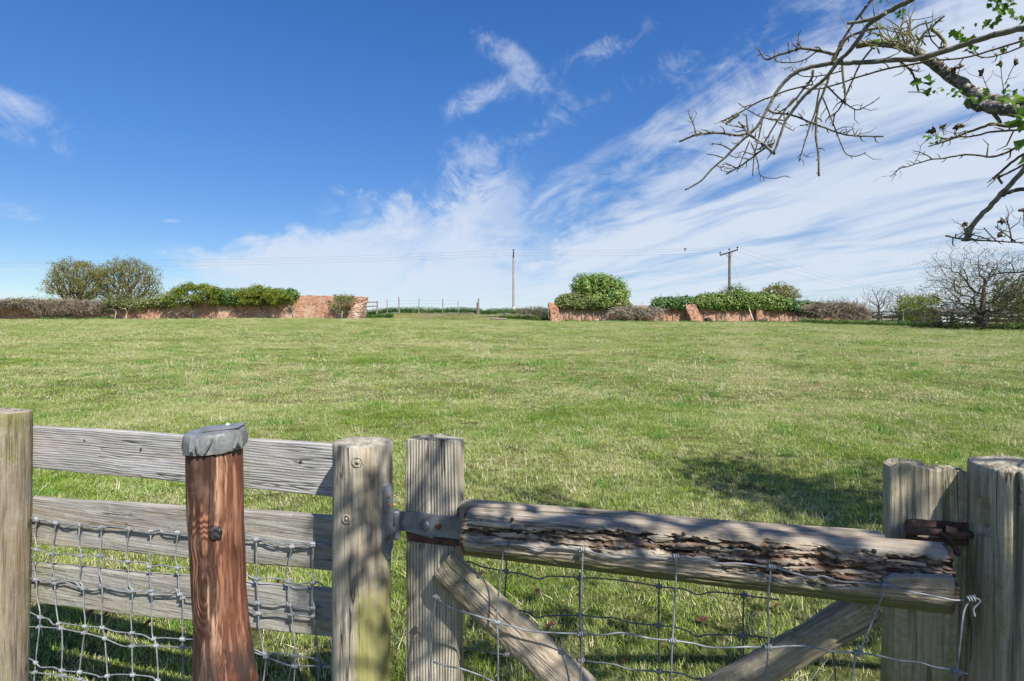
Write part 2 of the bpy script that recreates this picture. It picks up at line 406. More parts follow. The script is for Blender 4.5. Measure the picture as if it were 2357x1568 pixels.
M_SHED = simple('pale_sheet_wall', (0.46, 0.49, 0.52), 0.6, 0.1, 0.12, 1.2, 0.1)
M_SHEDROOF = simple('grey_sheet_roof', (0.19, 0.20, 0.21), 0.7, 0.1, 0.2, 1.5, 0.1)
M_FASCIA = simple('pale_fascia', (0.68, 0.67, 0.63), 0.7, 0, 0.1, 2, 0.0)
M_DARKWALL = simple('brown_shed_wall', (0.20, 0.16, 0.12), 0.8, 0, 0.3, 2, 0.1)
M_BIRD = simple('grey_feather', (0.10, 0.10, 0.12), 0.8, 0, 0.3, 10, 0.0)

def bark(name, a, b_, spots=None, scale=14.0, amt=0.5):
    m, nt, b = mat_new(name)
    tc = nt.nodes.new('ShaderNodeTexCoord'); v = tc.outputs['Object']
    n = fbm(nt, v, scale, 6, 0.65); c = rgbmix(nt, n.ss(0.35, 0.65), a, b_)
    if spots:
        n2 = fbm(nt, mapv(nt, v, (1, 1, 1), (4, 4, 4)), scale * 2.3, 5, 0.6)
        c = rgbmix(nt, n2.ss(0.55, 0.63) * amt, c, spots)
        n3 = fbm(nt, mapv(nt, v, (1, 1, 1), (8, 1, 4)), scale * 0.8, 5, 0.6)
        c = rgbmix(nt, n3.ss(0.56, 0.66) * amt * 0.7, c, (0.23, 0.20, 0.05))
    setin(nt, b, 'Base Color', c); b.inputs['Roughness'].default_value = 0.9
    b.inputs['Specular IOR Level'].default_value = 0.2
    bump(nt, b, n, 0.6, 0.01); return m
M_BARK_OAK = bark('oak_bark', (0.075, 0.062, 0.042), (0.17, 0.14, 0.095), None, 2.0)
M_BARK_HAW = bark('hawthorn_bark', (0.036, 0.032, 0.026), (0.098, 0.088, 0.072), None, 3.0)
M_BARK_PALE = bark('pale_twigs', (0.20, 0.165, 0.125), (0.36, 0.31, 0.25), None, 3.0)
M_BARK_WHITE = bark('pale_bark', (0.26, 0.22, 0.175), (0.44, 0.39, 0.32), None, 4.0)
M_BRAMBLE = bark('bramble_stems', (0.15, 0.11, 0.09), (0.33, 0.265, 0.22), None, 2.0)
M_LIMB = bark('lichened_limb', (0.055, 0.05, 0.045), (0.20, 0.185, 0.165), (0.56, 0.55, 0.50), 30.0, 0.85)
M_BRANCH = bark('smooth_grey_branch', (0.11, 0.105, 0.09), (0.235, 0.225, 0.19), (0.30, 0.29, 0.20), 40.0, 0.4)
M_TWIG = bark('mossy_twig', (0.07, 0.058, 0.04), (0.155, 0.13, 0.085), (0.25, 0.23, 0.09), 60.0, 0.45)
M_NEST = bark('lichen_twigs', (0.12, 0.11, 0.055), (0.26, 0.24, 0.13), (0.45, 0.43, 0.30), 50.0, 0.6)

def leafmat(name, c1, c2, c3=None, trans=0.35, gloss=0.45, pscale=0.9):
    """colour varies leaf by leaf (attribute 'rnd') and in broad patches"""
    m, nt, b = mat_new(name)
    rn = S(nt, attr(nt, 'rnd').outputs['Fac'])
    geo = nt.nodes.new('ShaderNodeNewGeometry')
    n = fbm(nt, geo.outputs['Position'], pscale, 3, 0.5)
    c = rgbmix(nt, (rn * 0.75 + (n - 0.5) * 1.2 + 0.1).ss(0.1, 0.9), c1, c2)
    if c3: c = rgbmix(nt, (rn * 7.31)._m('FRACT').ss(0.86, 0.93), c, c3)
    setin(nt, b, 'Base Color', c); b.inputs['Roughness'].default_value = gloss
    b.inputs['Specular IOR Level'].default_value = 0.3
    tr = nt.nodes.new('ShaderNodeBsdfTranslucent'); nt.links.new(c, tr.inputs['Color'])
    mx = nt.nodes.new('ShaderNodeMixShader'); mx.inputs[0].default_value = trans
    out = nt.nodes['Material Output']
    nt.links.new(b.outputs[0], mx.inputs[1]); nt.links.new(tr.outputs[0], mx.inputs[2]); nt.links.new(mx.outputs[0], out.inputs['Surface'])
    return m
M_IVY = leafmat('ivy_leaf', (0.06, 0.13, 0.022), (0.20, 0.28, 0.06), (0.38, 0.38, 0.10), 0.2, 0.38)
M_IVYD = leafmat('dark_ivy_leaf', (0.034, 0.095, 0.022), (0.11, 0.20, 0.05), (0.24, 0.28, 0.09), 0.15, 0.38)
M_IVYOLD = leafmat('olive_ivy_leaf', (0.075, 0.115, 0.03), (0.19, 0.235, 0.07), (0.30, 0.25, 0.10), 0.15, 0.4)
M_OAKLEAF = leafmat('olive_oak_bud_leaf', (0.15, 0.155, 0.038), (0.29, 0.285, 0.075), (0.2, 0.15, 0.05), 0.4, 0.7)
M_HAWLEAF = leafmat('fresh_hawthorn_leaf', (0.13, 0.19, 0.02), (0.29, 0.32, 0.045), None, 0.4, 0.55)
M_SPARSE = leafmat('sparse_green_leaf', (0.095, 0.11, 0.032), (0.19, 0.205, 0.07), None, 0.35, 0.8)
M_BUSHY = leafmat('yellow_green_leaf', (0.15, 0.20, 0.025), (0.30, 0.34, 0.06), None, 0.4, 0.6)
M_NETTLE = leafmat('nettle_leaf', (0.045, 0.115, 0.02), (0.13, 0.23, 0.045), None, 0.3, 0.6)
M_FRESH = leafmat('bright_new_leaf', (0.05, 0.12, 0.012), (0.15, 0.28, 0.025), (0.04, 0.09, 0.015), 0.45, 0.5, 6.0)

def brickmat(name='old_red_brick', lime=0.0):
    m, nt, b = mat_new(name)
    rn = S(nt, attr(nt, 'rnd').outputs['Fac']); oi = S(nt, nt.nodes.new('ShaderNodeObjectInfo').outputs['Random'])
    geo = nt.nodes.new('ShaderNodeNewGeometry'); pos = geo.outputs['Position']
    r = (rn + oi * 0.97)._m('FRACT')
    n = fbm(nt, pos, 0.55, 4, 0.6); f = fbm(nt, pos, 9.0, 6, 0.65)
    c = rgbmix(nt, r.ss(0.0, 1.0), (0.35, 0.165, 0.10), (0.57, 0.335, 0.225))
    c = rgbmix(nt, r.ss(0.90, 0.95), c, (0.14, 0.085, 0.075))
    c = rgbmix(nt, n.ss(0.46, 0.66) * 0.55, c, (0.56, 0.43, 0.33))
    c = rgbmix(nt, (f + lime * 0.12 + (r - 0.5) * lime * 0.4).ss(0.54, 0.70) * (0.5 + 0.4 * lime), c, (0.50, 0.42, 0.34))
    c = rgbmix(nt, fbm(nt, mapv(nt, pos, (1, 1, 1), (7, 7, 7)), 1.3, 4, 0.6).ss(0.58, 0.70) * 0.35, c, (0.18, 0.12, 0.09))
    setin(nt, b, 'Base Color', c); b.inputs['Roughness'].default_value = 0.93; b.inputs['Specular IOR Level'].default_value = 0.15
    bump(nt, b, f, 0.5, 0.01); return m
M_BRICK = brickmat(); M_RUBBLE = brickmat('limed_rubble_brick', 1.0)

def grassmats():
    m, nt, b = mat_new('grass_blade')
    bl = S(nt, attr(nt, 'rnd').outputs['Fac']); hh = S(nt, attr(nt, 'hgt').outputs['Fac'])
    geo = nt.nodes.new('ShaderNodeNewGeometry'); pos = geo.outputs['Position']
    n = fbm(nt, pos, 0.28, 4, 0.6); m2 = fbm(nt, mapv(nt, pos, (1, 1, 1), (5, 9, 2)), 1.6, 4, 0.6)
    iv = S(nt, nt.nodes.new('ShaderNodeObjectInfo').outputs['Random'])
    px_, py_, pz_ = sep(nt, pos)
    farf = py_.ss(6.0, 26.0)
    g = rgbmix(nt, ((bl * 5.3)._m('FRACT') * 0.7 + (m2 - 0.5) * 1.0 + iv * 0.25).ss(0.05, 0.85), (0.115, 0.21, 0.02), (0.32, 0.44, 0.066))
    g = rgbmix(nt, (n + (iv - 0.5) * 0.3 + farf * 0.03).ss(0.42, 0.68) * 0.6, g, (0.38, 0.44, 0.11))
    m3 = fbm(nt, mapv(nt, pos, (1, 1, 1), (2, 7, 4)), 5.0, 3, 0.6)
    dry = (bl + (n - 0.5) * 1.3 + (m2 - 0.5) * 1.3 + (m3 - 0.5) * 0.8 + farf * 0.02).ss(0.60, 0.86)
    c = rgbmix(nt, dry, g, (0.62, 0.56, 0.35))
    setin(nt, b, 'Base Color', c); b.inputs['Roughness'].default_value = 0.55; b.inputs['Specular IOR Level'].default_value = 0.3
    tr = nt.nodes.new('ShaderNodeBsdfTranslucent'); nt.links.new(c, tr.inputs['Color'])
    mx = nt.nodes.new('ShaderNodeMixShader'); mx.inputs[0].default_value = 0.35
    out = nt.nodes['Material Output']
    nt.links.new(b.outputs[0], mx.inputs[1]); nt.links.new(tr.outputs[0], mx.inputs[2]); nt.links.new(mx.outputs[0], out.inputs['Surface'])
    s, nt, b = mat_new('dry_grass_stem')
    bl = S(nt, attr(nt, 'rnd').outputs['Fac'])
    setin(nt, b, 'Base Color', rgbmix(nt, bl, (0.50, 0.43, 0.26), (0.74, 0.68, 0.50))); b.inputs['Roughness'].default_value = 0.7
    t, nt, b = mat_new('lush_grass_blade')
    bl = S(nt, attr(nt, 'rnd').outputs['Fac'])
    c = rgbmix(nt, bl, (0.055, 0.15, 0.016), (0.12, 0.27, 0.03)); setin(nt, b, 'Base Color', c)
    b.inputs['Roughness'].default_value = 0.5
    gd, nt, b = mat_new('turf_soil')
    geo = nt.nodes.new('ShaderNodeNewGeometry'); pos = geo.outputs['Position']
    n = fbm(nt, pos, 0.28, 4, 0.6); f = fbm(nt, pos, 24.0, 8, 0.75); f2 = fbm(nt, mapv(nt, pos, (1, 1, 1), (3, 3, 3)), 1.7, 5, 0.6)
    c = rgbmix(nt, (f * 0.8 + f2 * 0.4).ss(0.42, 0.75), (0.05, 0.062, 0.02), (0.20, 0.21, 0.065))
    c = rgbmix(nt, (n + (f - 0.5) * 0.9).ss(0.5, 0.75) * 0.6, c, (0.33, 0.29, 0.14))
    c = rgbmix(nt, fbm(nt, mapv(nt, pos, (1, 1, 1), (8, 3, 3)), 0.6, 3, 0.5).ss(0.6, 0.7) * 0.3, c, (0.16, 0.115, 0.07))
    setin(nt, b, 'Base Color', c); b.inputs['Roughness'].default_value = 0.95; b.inputs['Specular IOR Level'].default_value = 0.1
    bump(nt, b, f, 1.0, 0.06)
    return m, s, t, gd
M_GRASS, M_STRAW, M_LUSH, M_GROUND = grassmats()

# ------------------------------------------------------------------ ground
def ground():
    def axis(fine0, fine1, st, ext, g):
        l = list(np.arange(fine0, fine1, st)); s = st; a = l[-1]
        while a < ext[1]: s *= g; a += s; l.append(a)
        s = st; a = l[0]; pre = []
        while a > ext[0]: s *= g; a -= s; pre.append(a)
        return np.array(pre[::-1] + l)
    xs = axis(-14, 14, 0.45, (-2500, 2500), 1.10); ys = axis(0.0, 24, 0.40, (-200, 60), 1.03)
    s = 1.1; a = ys[-1]; ex = []
    while a < 4000:
        if a > 75: s *= 1.12
        a += s; ex.append(a)
    ys = np.concatenate([ys, ex])
    X, Y = np.meshgrid(xs, ys); Z = T(X, Y)
    V = np.stack([X.ravel(), Y.ravel(), Z.ravel()], 1); nx = len(xs)
    I = np.arange(len(ys) - 1)[:, None] * nx + np.arange(nx - 1)[None, :]; I = I.ravel()
    Fc = np.stack([I, I + 1, I + 1 + nx, I + nx], 1)
    me = bpy.data.meshes.new('ground'); me.from_pydata(V.tolist(), [], Fc.tolist())
    me.materials.append(M_GROUND); me.polygons.foreach_set('use_smooth', [True] * len(me.polygons))
    o = bpy.data.objects.new('field_ground', me); COL.objects.link(o); tag(o, kind='structure')
ground()

# ------------------------------------------------------------------ trees: targets joined to a balanced tree, radii by the pipe model
def skeleton(base_pts, targets, bf=0.35, step=0.4, jit=0.12, rnd=R, sag=0.0):
    pos = [Vector(p) for p in base_pts]; par = [-1] + list(range(len(base_pts) - 1))
    plen = [0.0]
    for i in range(1, len(pos)): plen.append(plen[-1] + (pos[i] - pos[i - 1]).length)
    cap = len(pos) + len(targets) * 14 + 4000
    A = np.zeros((cap, 3)); L = np.zeros(cap); n = len(pos)
    A[:n] = [tuple(p) for p in pos]; L[:n] = plen
    top = np.array(tuple(base_pts[-1]))
    tg = sorted(targets, key=lambda t: np.linalg.norm(np.array(tuple(t)) - top))
    lo = max(0, len(base_pts) // 3)
    for t in tg:
        ta = np.array(tuple(t))
        cost = np.linalg.norm(A[lo:n] - ta, axis=1) + bf * L[lo:n]
        i = lo + int(np.argmin(cost)); p = i
        a = Vector(A[i]); dvec = Vector(ta) - a; ln = dvec.length
        k = max(1, min(12, int(ln / step)))
        prev = a
        for j in range(1, k + 1):
            f = j / k
            q = a + dvec * f + Vector((rnd.gauss(0, 1), rnd.gauss(0, 1), rnd.gauss(0, 1))) * (jit * step * (1 if j < k else 0.3)) + Vector((0, 0, 1)) * (math.sin(math.pi * f) * ln * 0.10 - sag * f * f * ln)
            if n >= cap: break
            A[n] = tuple(q); L[n] = L[p] + (q - prev).length; par.append(p); p = n; n += 1; prev = q
    return A[:n], par
def tree_mesh(mb, A, par, rtip=0.012, gamma=2.3, rmax=None, sides=(8, 5, 3), flare=0.0):
    n = len(par); tips = np.zeros(n); kids = [[] for _ in range(n)]
    for i in range(n):
        if par[i] >= 0: kids[par[i]].append(i)
    for i in range(n - 1, -1, -1):
        if not kids[i]: tips[i] = 1
        if par[i] >= 0: tips[par[i]] += tips[i]
    rad = rtip * tips ** (1.0 / gamma)
    if rmax: rad = np.minimum(rad, rmax)
    done = [False] * n
    stack = [0]
    while stack:
        s = stack.pop(); chain = [s] if par[s] < 0 else [par[s], s]
        cur = s
        while kids[cur]:
            ks = sorted(kids[cur], key=lambda k: -rad[k]); stack.extend(ks[1:]); cur = ks[0]; chain.append(cur)
        pts = [Vector(A[i]) for i in chain]; rr = [float(rad[i]) for i in chain]
        if par[s] >= 0: rr[0] = rr[1]
        elif flare:
            rr[0] *= 1 + flare; 
            if len(rr) > 1: rr[1] *= 1 + flare * 0.3
        m = rr[0]; sd = sides[0] if m > rtip * 5 else sides[1] if m > rtip * 2 else sides[2]
        rr[-1] *= 0.5
        mb.tube(pts, rr, sd)
    return rad, [i for i in range(n) if not kids[i]], rad
def leaf_quads(mb, cen, size, nrm=None, rnd=R, aspect=0.6, val=None, fold=0.25):
    """one folded diamond leaf"""
    if nrm is None: nrm = Vector((rnd.gauss(0, 1), rnd.gauss(0, 1), rnd.gauss(0, 1) + 0.4))
    nrm = nrm.normalized() if nrm.length > 1e-6 else Vector((0, 0, 1))
    t = nrm.orthogonal().normalized(); t = Matrix.Rotation(rnd.uniform(0, 6.283), 3, nrm) @ t
    b = nrm.cross(t) * size * aspect * 0.5; t = t * size * 0.5; up = nrm * size * fold * 0.5
    v = val if val is not None else rnd.random()
    mb.add([cen - t, cen - b + up, cen + t, cen + b + up], [(0, 1, 2), (0, 2, 3)], rnd=v)
def ell_targets(n, c, rx, ry, rz, shell=0.5, zmin=None, rnd=R, lump=0.25, seed=0.0):
    out = []
    while len(out) < n:
        d = Vector((rnd.gauss(0, 1), rnd.gauss(0, 1), rnd.gauss(0, 1))).normalized()
        k = (shell + (1 - shell) * rnd.random() ** 0.6) if rnd.random() < 0.7 else rnd.random() ** 0.5
        k *= 1 + lump * nz(d.x * 1.9 + seed, d.y * 1.9, d.z * 1.9)
        p = Vector((c[0] + d.x * rx * k, c[1] + d.y * ry * k, c[2] + d.z * rz * k))
        if zmin is not None and p.z < zmin: continue
        out.append(p)
    return out
def make_tree(name, label, cat, base, trunk, targets, bark_m, leaf_m, rtip, leaf_n, leaf_size, leaf_r, group=None, bf=0.35, step=0.45, jit=0.15, gamma=2.3, rmax=None, sag=0.0, flare=0.4, stems=None, leaf_from=None):
    o = thing(name, base, label, cat, group)
    mb = MB(); tips_all = []
    A, par = skeleton([Vector(p) for p in trunk], targets, bf, step, jit, sag=sag)
    rad, tips, _ = tree_mesh(mb, A, par, rtip, gamma, rmax, flare=flare)
    mb.build('trunk', bark_m, o, smooth=True)
    if leaf_n:
        lb = MB(); k = leaf_n / max(1, len(tips))
        for i in tips:
            c = Vector(A[i])
            if leaf_from is not None and c.z < leaf_from: continue
            for _ in range(int(k) + (R.random() < k % 1)):
                p = c + Vector((R.gauss(0, 1), R.gauss(0, 1), R.gauss(0, 0.7))) * leaf_r
                leaf_quads(lb, p, leaf_size * R.uniform(0.6, 1.3))
        if lb.v: tag(lb.build('crown', leaf_m, o), kind='stuff')
    return o

# ------------------------------------------------------------------ far: brick walls
WALL_Y = 62.0
BR_L, BR_H = 0.225, 0.076
def gx(px, d=WALL_Y): return (px - CX) / F * d
def gz(py, d=WALL_Y): return EYE - (py - CY) / F * d
_brick_variants = []
def brick_meshes():
    if not _brick_variants:
        for i in range(10):
            mb = MB(); h = (BR_L / 2 - 0.007, 0.055, BR_H / 2 - 0.007)
            vs = []
            for sx in (-1, 1):
                for sy in (-1, 1):
                    for sz in (-1, 1):
                        vs.append(Vector((sx * h[0] + R.uniform(-.006, .006), sy * h[1] + R.uniform(-.006, .006), sz * h[2] + R.uniform(-.005, .005))))
            mb.add(vs, [(0, 1, 3, 2), (4, 6, 7, 5), (0, 4, 5, 1), (2, 3, 7, 6), (0, 2, 6, 4), (1, 5, 7, 3)], rnd=R.random())
            _brick_variants.append(mb.mesh('brick', M_BRICK))
    return _brick_variants
def brick_wall(parent, prof, single_rng, max_single=260, Yw=WALL_Y, thick=0.34, gaps=None):
    """prof: list of (x, top z); builds a mortar core, bricks one by one in single_rng, the rest joined"""
    xs = [p[0] for p in prof]; zs = [p[1] for p in prof]
    core = MB(); n = max(2, int((xs[-1] - xs[0]) / 0.25))
    secs = []
    for i in range(n + 1):
        x = xs[0] + (xs[-1] - xs[0]) * i / n
        zt = lerp1(xs, zs, x) - 0.05; zb = Tf(x, Yw) - 0.3
        secs.append([Vector((x, Yw, zb)), Vector((x, Yw + thick, zb)), Vector((x, Yw + thick, zt)), Vector((x, Yw, zt))])
    core.loft(secs); core.build('wall_core', M_MORTAR, parent, fixn=True)
    st = MB(); single = []
    zlow = min(Tf(x, Yw) for x in (xs[0], xs[-1], (xs[0] + xs[-1]) / 2)) - 0.25
    ztop = max(zs); c = 0; z = zlow
    while z < ztop:
        x = xs[0] + (0.5 * BR_L if c % 2 else 0.0)
        while x < xs[-1]:
            xc = x + BR_L / 2; top = lerp1(xs, zs, xc)
            if z > Tf(xc, Yw) - 0.16 and z + BR_H < top + 0.07 * nz(xc * 1.7, z * 3) + R.uniform(-.02, .05) and R.random() > 0.025 and xc < xs[-1]:
                pr = R.uniform(-0.010, 0.014) - (0.03 if R.random() < 0.03 else 0)
                ct = Vector((xc + R.uniform(-.006, .006), Yw + 0.035 - pr, z + BR_H / 2))
                if single_rng and single_rng[0] < xc < single_rng[1] and len(single) < max_single and z + 0.9 > top - 0.9: single.append(ct)
                else:
                    st.box(ct, (BR_L / 2 - R.uniform(.004, .010), 0.055, BR_H / 2 - R.uniform(.004, .009)), rnd=R.random())
            # top bricks seen from their edge also cap the core
            x += BR_L
        z += BR_H; c += 1
    # cap course across the thickness
    x = xs[0]
    while x < xs[-1] - 0.1:
        top = lerp1(xs, zs, x + 0.05)
        if R.random() > 0.12:
            st.box(Vector((x + 0.056, Yw + thick / 2 + R.uniform(-.02, .02), top + R.uniform(-.05, .02))), (0.05, thick / 2 + 0.02, 0.034), rnd=R.random())
        x += 0.113
    tag(st.build('brickwork', M_BRICK, parent), kind='stuff')
    ms = brick_meshes()
    for ct in single:
        link('brick', R.choice(ms), parent, Matrix.Translation(ct))
def buttress(parent, x0, x1, dep0, dep1, ztop, Yw=WALL_Y, lean=0.0, ragged=0.08, mat=None):
    """raking brick buttress standing out from the wall towards the field"""
    zb = Tf((x0 + x1) / 2, Yw - dep0) - 0.15; h = ztop - zb
    core = MB(); secs = []
    for i in range(13):
        f = i / 12; d = dep0 + (dep1 - dep0) * f; ox = lean * f
        z = zb + h * f
        secs.append([Vector((x0 + ox + .04, Yw + 0.3, z)), Vector((x0 + ox + .04, Yw - d + .04, z)), Vector((x1 + ox - .04, Yw - d + .04, z)), Vector((x1 + ox - .04, Yw + 0.3, z))])
    core.loft(secs); core.build('buttress_core', M_MORTAR, parent, fixn=True)
    st = MB(); z = zb; c = 0
    while z < ztop:
        f = (z - zb) / h; d = dep0 + (dep1 - dep0) * f; ox = lean * f
        x = x0 + ox - (BR_L / 2 if c % 2 else 0)
        while x < x1 + ox:
            a = max(x, x0 + ox); b = min(x + BR_L, x1 + ox)
            if b - a > 0.05 and R.random() > 0.04:
                st.box(Vector(((a + b) / 2, Yw - d + 0.05 + R.uniform(-ragged, ragged) * 0.3, z + BR_H / 2)), ((b - a) / 2 - .006, 0.07, BR_H / 2 - .006), rnd=R.random())
            x += BR_L
        for sx in (x0 + ox, x1 + ox):
            y = Yw - d + (0.11 if c % 2 else 0.0)
            while y < Yw + 0.2:
                if R.random() > 0.04:
                    st.box(Vector((sx + R.uniform(-ragged, ragged) * 0.3, y + BR_L / 2, z + BR_H / 2)), (0.055, BR_L / 2 - .006, BR_H / 2 - .006), rnd=R.random())
                y += BR_L
        z += BR_H; c += 1
    # cap bricks
    for k in range(int((x1 - x0) / 0.12) + 1):
        st.box(Vector((x0 + lean + k * 0.12, Yw - dep1 + R.uniform(0, .1), ztop + R.uniform(-.03, .05))), (0.055, 0.12, 0.04), rnd=R.random())
    tag(st.build('buttress_brickwork', mat or M_BRICK, parent), kind='stuff')

wl = thing('brick_wall', (gx(400), WALL_Y, Tf(gx(400), WALL_Y)), 'long old red brick garden wall left of the gap, ending in a ragged leaning pier', 'wall')
brick_wall(wl, [(gx(-260), gz(708)), (gx(60), gz(706)), (gx(150), gz(700)), (gx(320), gz(699)), (gx(440), gz(695)), (gx(500), gz(685)), (gx(600), gz(683)), (gx(690), gz(681)), (gx(705), gz(680.5)), (gx(780), gz(681.5)), (gx(815), gz(682)), (gx(820), gz(688))], (gx(684), gx(800)))
buttress(wl, gx(803, 60.2), gx(826, 60.2), 1.9, 0.35, gz(685), lean=0.42, ragged=0.45, mat=M_RUBBLE)
buttress(wl, gx(822), gx(834), 1.2, 0.5, gz(692), lean=0.10, ragged=0.4)
wr = thing('brick_wall', (gx(1560), WALL_Y, Tf(gx(1560), WALL_Y)), 'lower red brick wall right of the gap, propped by raking buttresses under ivy', 'wall')
brick_wall(wr, [(gx(1286), gz(704)), (gx(1420), gz(705)), (gx(1480), gz(704)), (gx(1560), gz(703)), (gx(1610), gz(700)), (gx(1700), gz(702)), (gx(1780), gz(703)), (gx(1900), gz(706)), (gx(1985), gz(712))], (gx(1640), gx(1735)))
buttress(wr, gx(1270, 61.0), gx(1288, 61.0), 1.7, 0.3, gz(698), lean=-0.3, ragged=0.25)
buttress(wr, gx(1588, 61.0), gx(1612, 61.0), 2.0, 0.25, gz(695), lean=-0.42, ragged=0.2)
buttress(wr, gx(1738), gx(1750), 0.55, 0.45, gz(708), lean=0.0, ragged=0.1)

# ------------------------------------------------------------------ ivy, brambles and weeds on the walls
def ivy(name, label, prof, dc, thick, mat, n, leaf=0.17, cat='ivy', stems=True, clump=0.30, stem_n=26, group=None):
    """prof: (px, py top, py bottom); foliage over a lumpy body that hugs the wall top"""
    xs = [p[0] for p in prof]; o = thing(name, (gx(sum(xs) / len(xs), dc), dc, gz(prof[len(prof) // 2][2], dc)), label, cat, group)
    body = MB(); secs = []; N = max(10, int((xs[-1] - xs[0]) / 4)); seed = R.uniform(0, 50)
    def sect(px, ang, k):
        zt = gz(lerp1(xs, [p[1] for p in prof], px), dc); zb = gz(lerp1(xs, [p[2] for p in prof], px), dc)
        e = min(1.0, min(px - xs[0], xs[-1] - px) / max(6.0, 0.08 * (xs[-1] - xs[0])) + 0.12) ** 0.5
        hz = (zt - zb) / 2 * (0.35 + 0.65 * e); zc = (zt + zb) / 2; x = gx(px, dc)
        l = 1 + 0.30 * nz(x * 1.3 + seed, math.cos(ang) * 1.4, math.sin(ang) * 1.4 + zc) + 0.16 * nz(x * 3.1, math.cos(ang) * 3, math.sin(ang) * 3 + seed)
        cy, sy = math.cos(ang), math.sin(ang)
        sq = 1.0 / max(abs(cy) ** 3 + abs(sy) ** 3, 1e-6) ** (1 / 3.0)
        return Vector((x, dc + cy * thick * l * k * e * sq, zc + sy * hz * l * k * sq))
    for i in range(N + 1):
        px = xs[0] + (xs[-1] - xs[0]) * i / N
        secs.append([sect(px, 2 * math.pi * k / 14, 0.80) for k in range(14)])
    body.loft(secs, rnd=0.25); body.build('ivy_mass', mat, o, fixn=True)
    lb = MB(); nc = n // 9
    for _ in range(nc):
        px = R.uniform(xs[0], xs[-1]); ang = R.uniform(0, 2 * math.pi)
        if math.cos(ang) > 0.5 and R.random() < 0.7: ang = math.pi - ang
        c = sect(px, ang, R.uniform(0.82, 1.02)); c2 = sect(px, ang, 0.3)
        out = (c - c2); out = out.normalized() if out.length > 1e-6 else Vector((0, -1, 0))
        cv = R.random()
        for _ in range(9):
            q = Vector((R.gauss(0, 1), R.gauss(0, 1), R.gauss(0, 1))).normalized() * clump * R.uniform(0.5, 1.0)
            leaf_quads(lb, c + q, leaf * R.uniform(0.6, 1.3), (out * 0.5 + q * 2.0 + Vector((0, -0.2, 0.25)) + Vector((R.gauss(0, .4), R.gauss(0, .4), R.gauss(0, .4)))), aspect=0.9, val=clampf(cv * 0.6 + R.random() * 0.4, 0, 1))
    tag(lb.build('ivy_leaves', mat, o), kind='stuff')
    shb = MB(); shl = MB()
    for _ in range(int((xs[-1] - xs[0]) / 12)):
        px = R.uniform(xs[0] + 4, xs[-1] - 4); p0 = sect(px, math.pi * .5, .9); l = R.uniform(.2, .8) ** 1.5 + .1; dv = Vector((R.gauss(0, .35), R.gauss(0, .2), 1)).normalized()
        q = [p0, p0 + dv * l * .5 + Vector((R.gauss(0, .05), 0, 0)), p0 + dv * l + Vector((R.gauss(0, .12), 0, 0))]; shb.tube(q, [.014, .011, .006], 3)
        for k in range(4): leaf_quads(shl, q[0].lerp(q[2], .2 + k * .12) + Vector((R.gauss(0, .06), R.gauss(0, .06), 0)), leaf * R.uniform(.4, .9), rnd=R)
    tag(shb.build('shoots', M_BARK_HAW, o), kind='stuff'); tag(shl.build('shoot_leaves', mat, o), kind='stuff')
    if stems:
        for _ in range(stem_n):
            sb = MB(); px = R.uniform(xs[0] + 5, xs[-1] - 5); x = gx(px, WALL_Y)
            z0 = Tf(x, WALL_Y) - 0.05; z1 = gz(lerp1(xs, [p[2] for p in prof], px), WALL_Y) + 0.3
            pts = [Vector((x + R.gauss(0, .1), WALL_Y - 0.06 - R.random() * 0.08, z0))]
            for k in range(1, 7):
                pts.append(pts[-1] + Vector((R.gauss(0, .10), R.gauss(0, .015), (z1 - z0) / 6)))
            sb.tube(pts, [R.uniform(.02, .045)] * 6 + [0.012], 5); sb.build('ivy_stem', M_BARK_PALE, o, smooth=True)
    return o
ivy('ivy', 'dark green ivy capping the wall top between the two hawthorn bushes', [(480, 668, 703), (500, 666, 702), (540, 668, 701), (600, 667, 699), (640, 667, 696), (670, 668, 692), (686, 671, 686)], 61.9, 0.55, M_IVYD, 9000, stem_n=8)
ivy('ivy', 'thin ragged ivy draped on the low wall right of the brown brambles', [(240, 697, 706), (270, 692, 708), (320, 690, 707), (350, 687, 706), (380, 684, 708), (402, 681, 700)], 61.9, 0.45, M_IVYOLD, 3600, clump=0.32, stem_n=10)
ivy('ivy', 'broad olive ivy cushion on the wall beside the brick end buttress', [(1280, 690, 704), (1292, 682, 708), (1312, 678, 709), (1340, 679, 710), (1375, 680, 710), (1420, 688, 709), (1450, 700, 708)], 61.9, 0.5, M_IVYOLD, 9000, stem_n=40)
ivy('ivy', 'flat topped ivy on the wall just left of the middle buttress', [(1500, 694, 706), (1510, 688, 711), (1540, 687, 710), (1575, 685, 711), (1598, 684, 706)], 61.95, 0.42, M_IVYD, 4600, stem_n=10)
ivy('ivy', 'long thick ivy bank on the wall below the pole with the crossarm', [(1596, 690, 700), (1605, 681, 708), (1640, 679, 712), (1670, 676, 710), (1690, 668, 710), (1715, 676, 710), (1750, 676, 712), (1775, 680, 711), (1800, 688, 712), (1820, 691, 708)], 61.9, 0.5, M_IVY, 12500, stem_n=24)
ivy('ivy', 'dark low ivy sagging over the far right end of the brick wall', [(1812, 693, 712), (1830, 695, 716), (1860, 697, 716), (1890, 700, 716), (1910, 704, 720)], 61.9, 0.45, M_IVYD, 3600, stem_n=30)

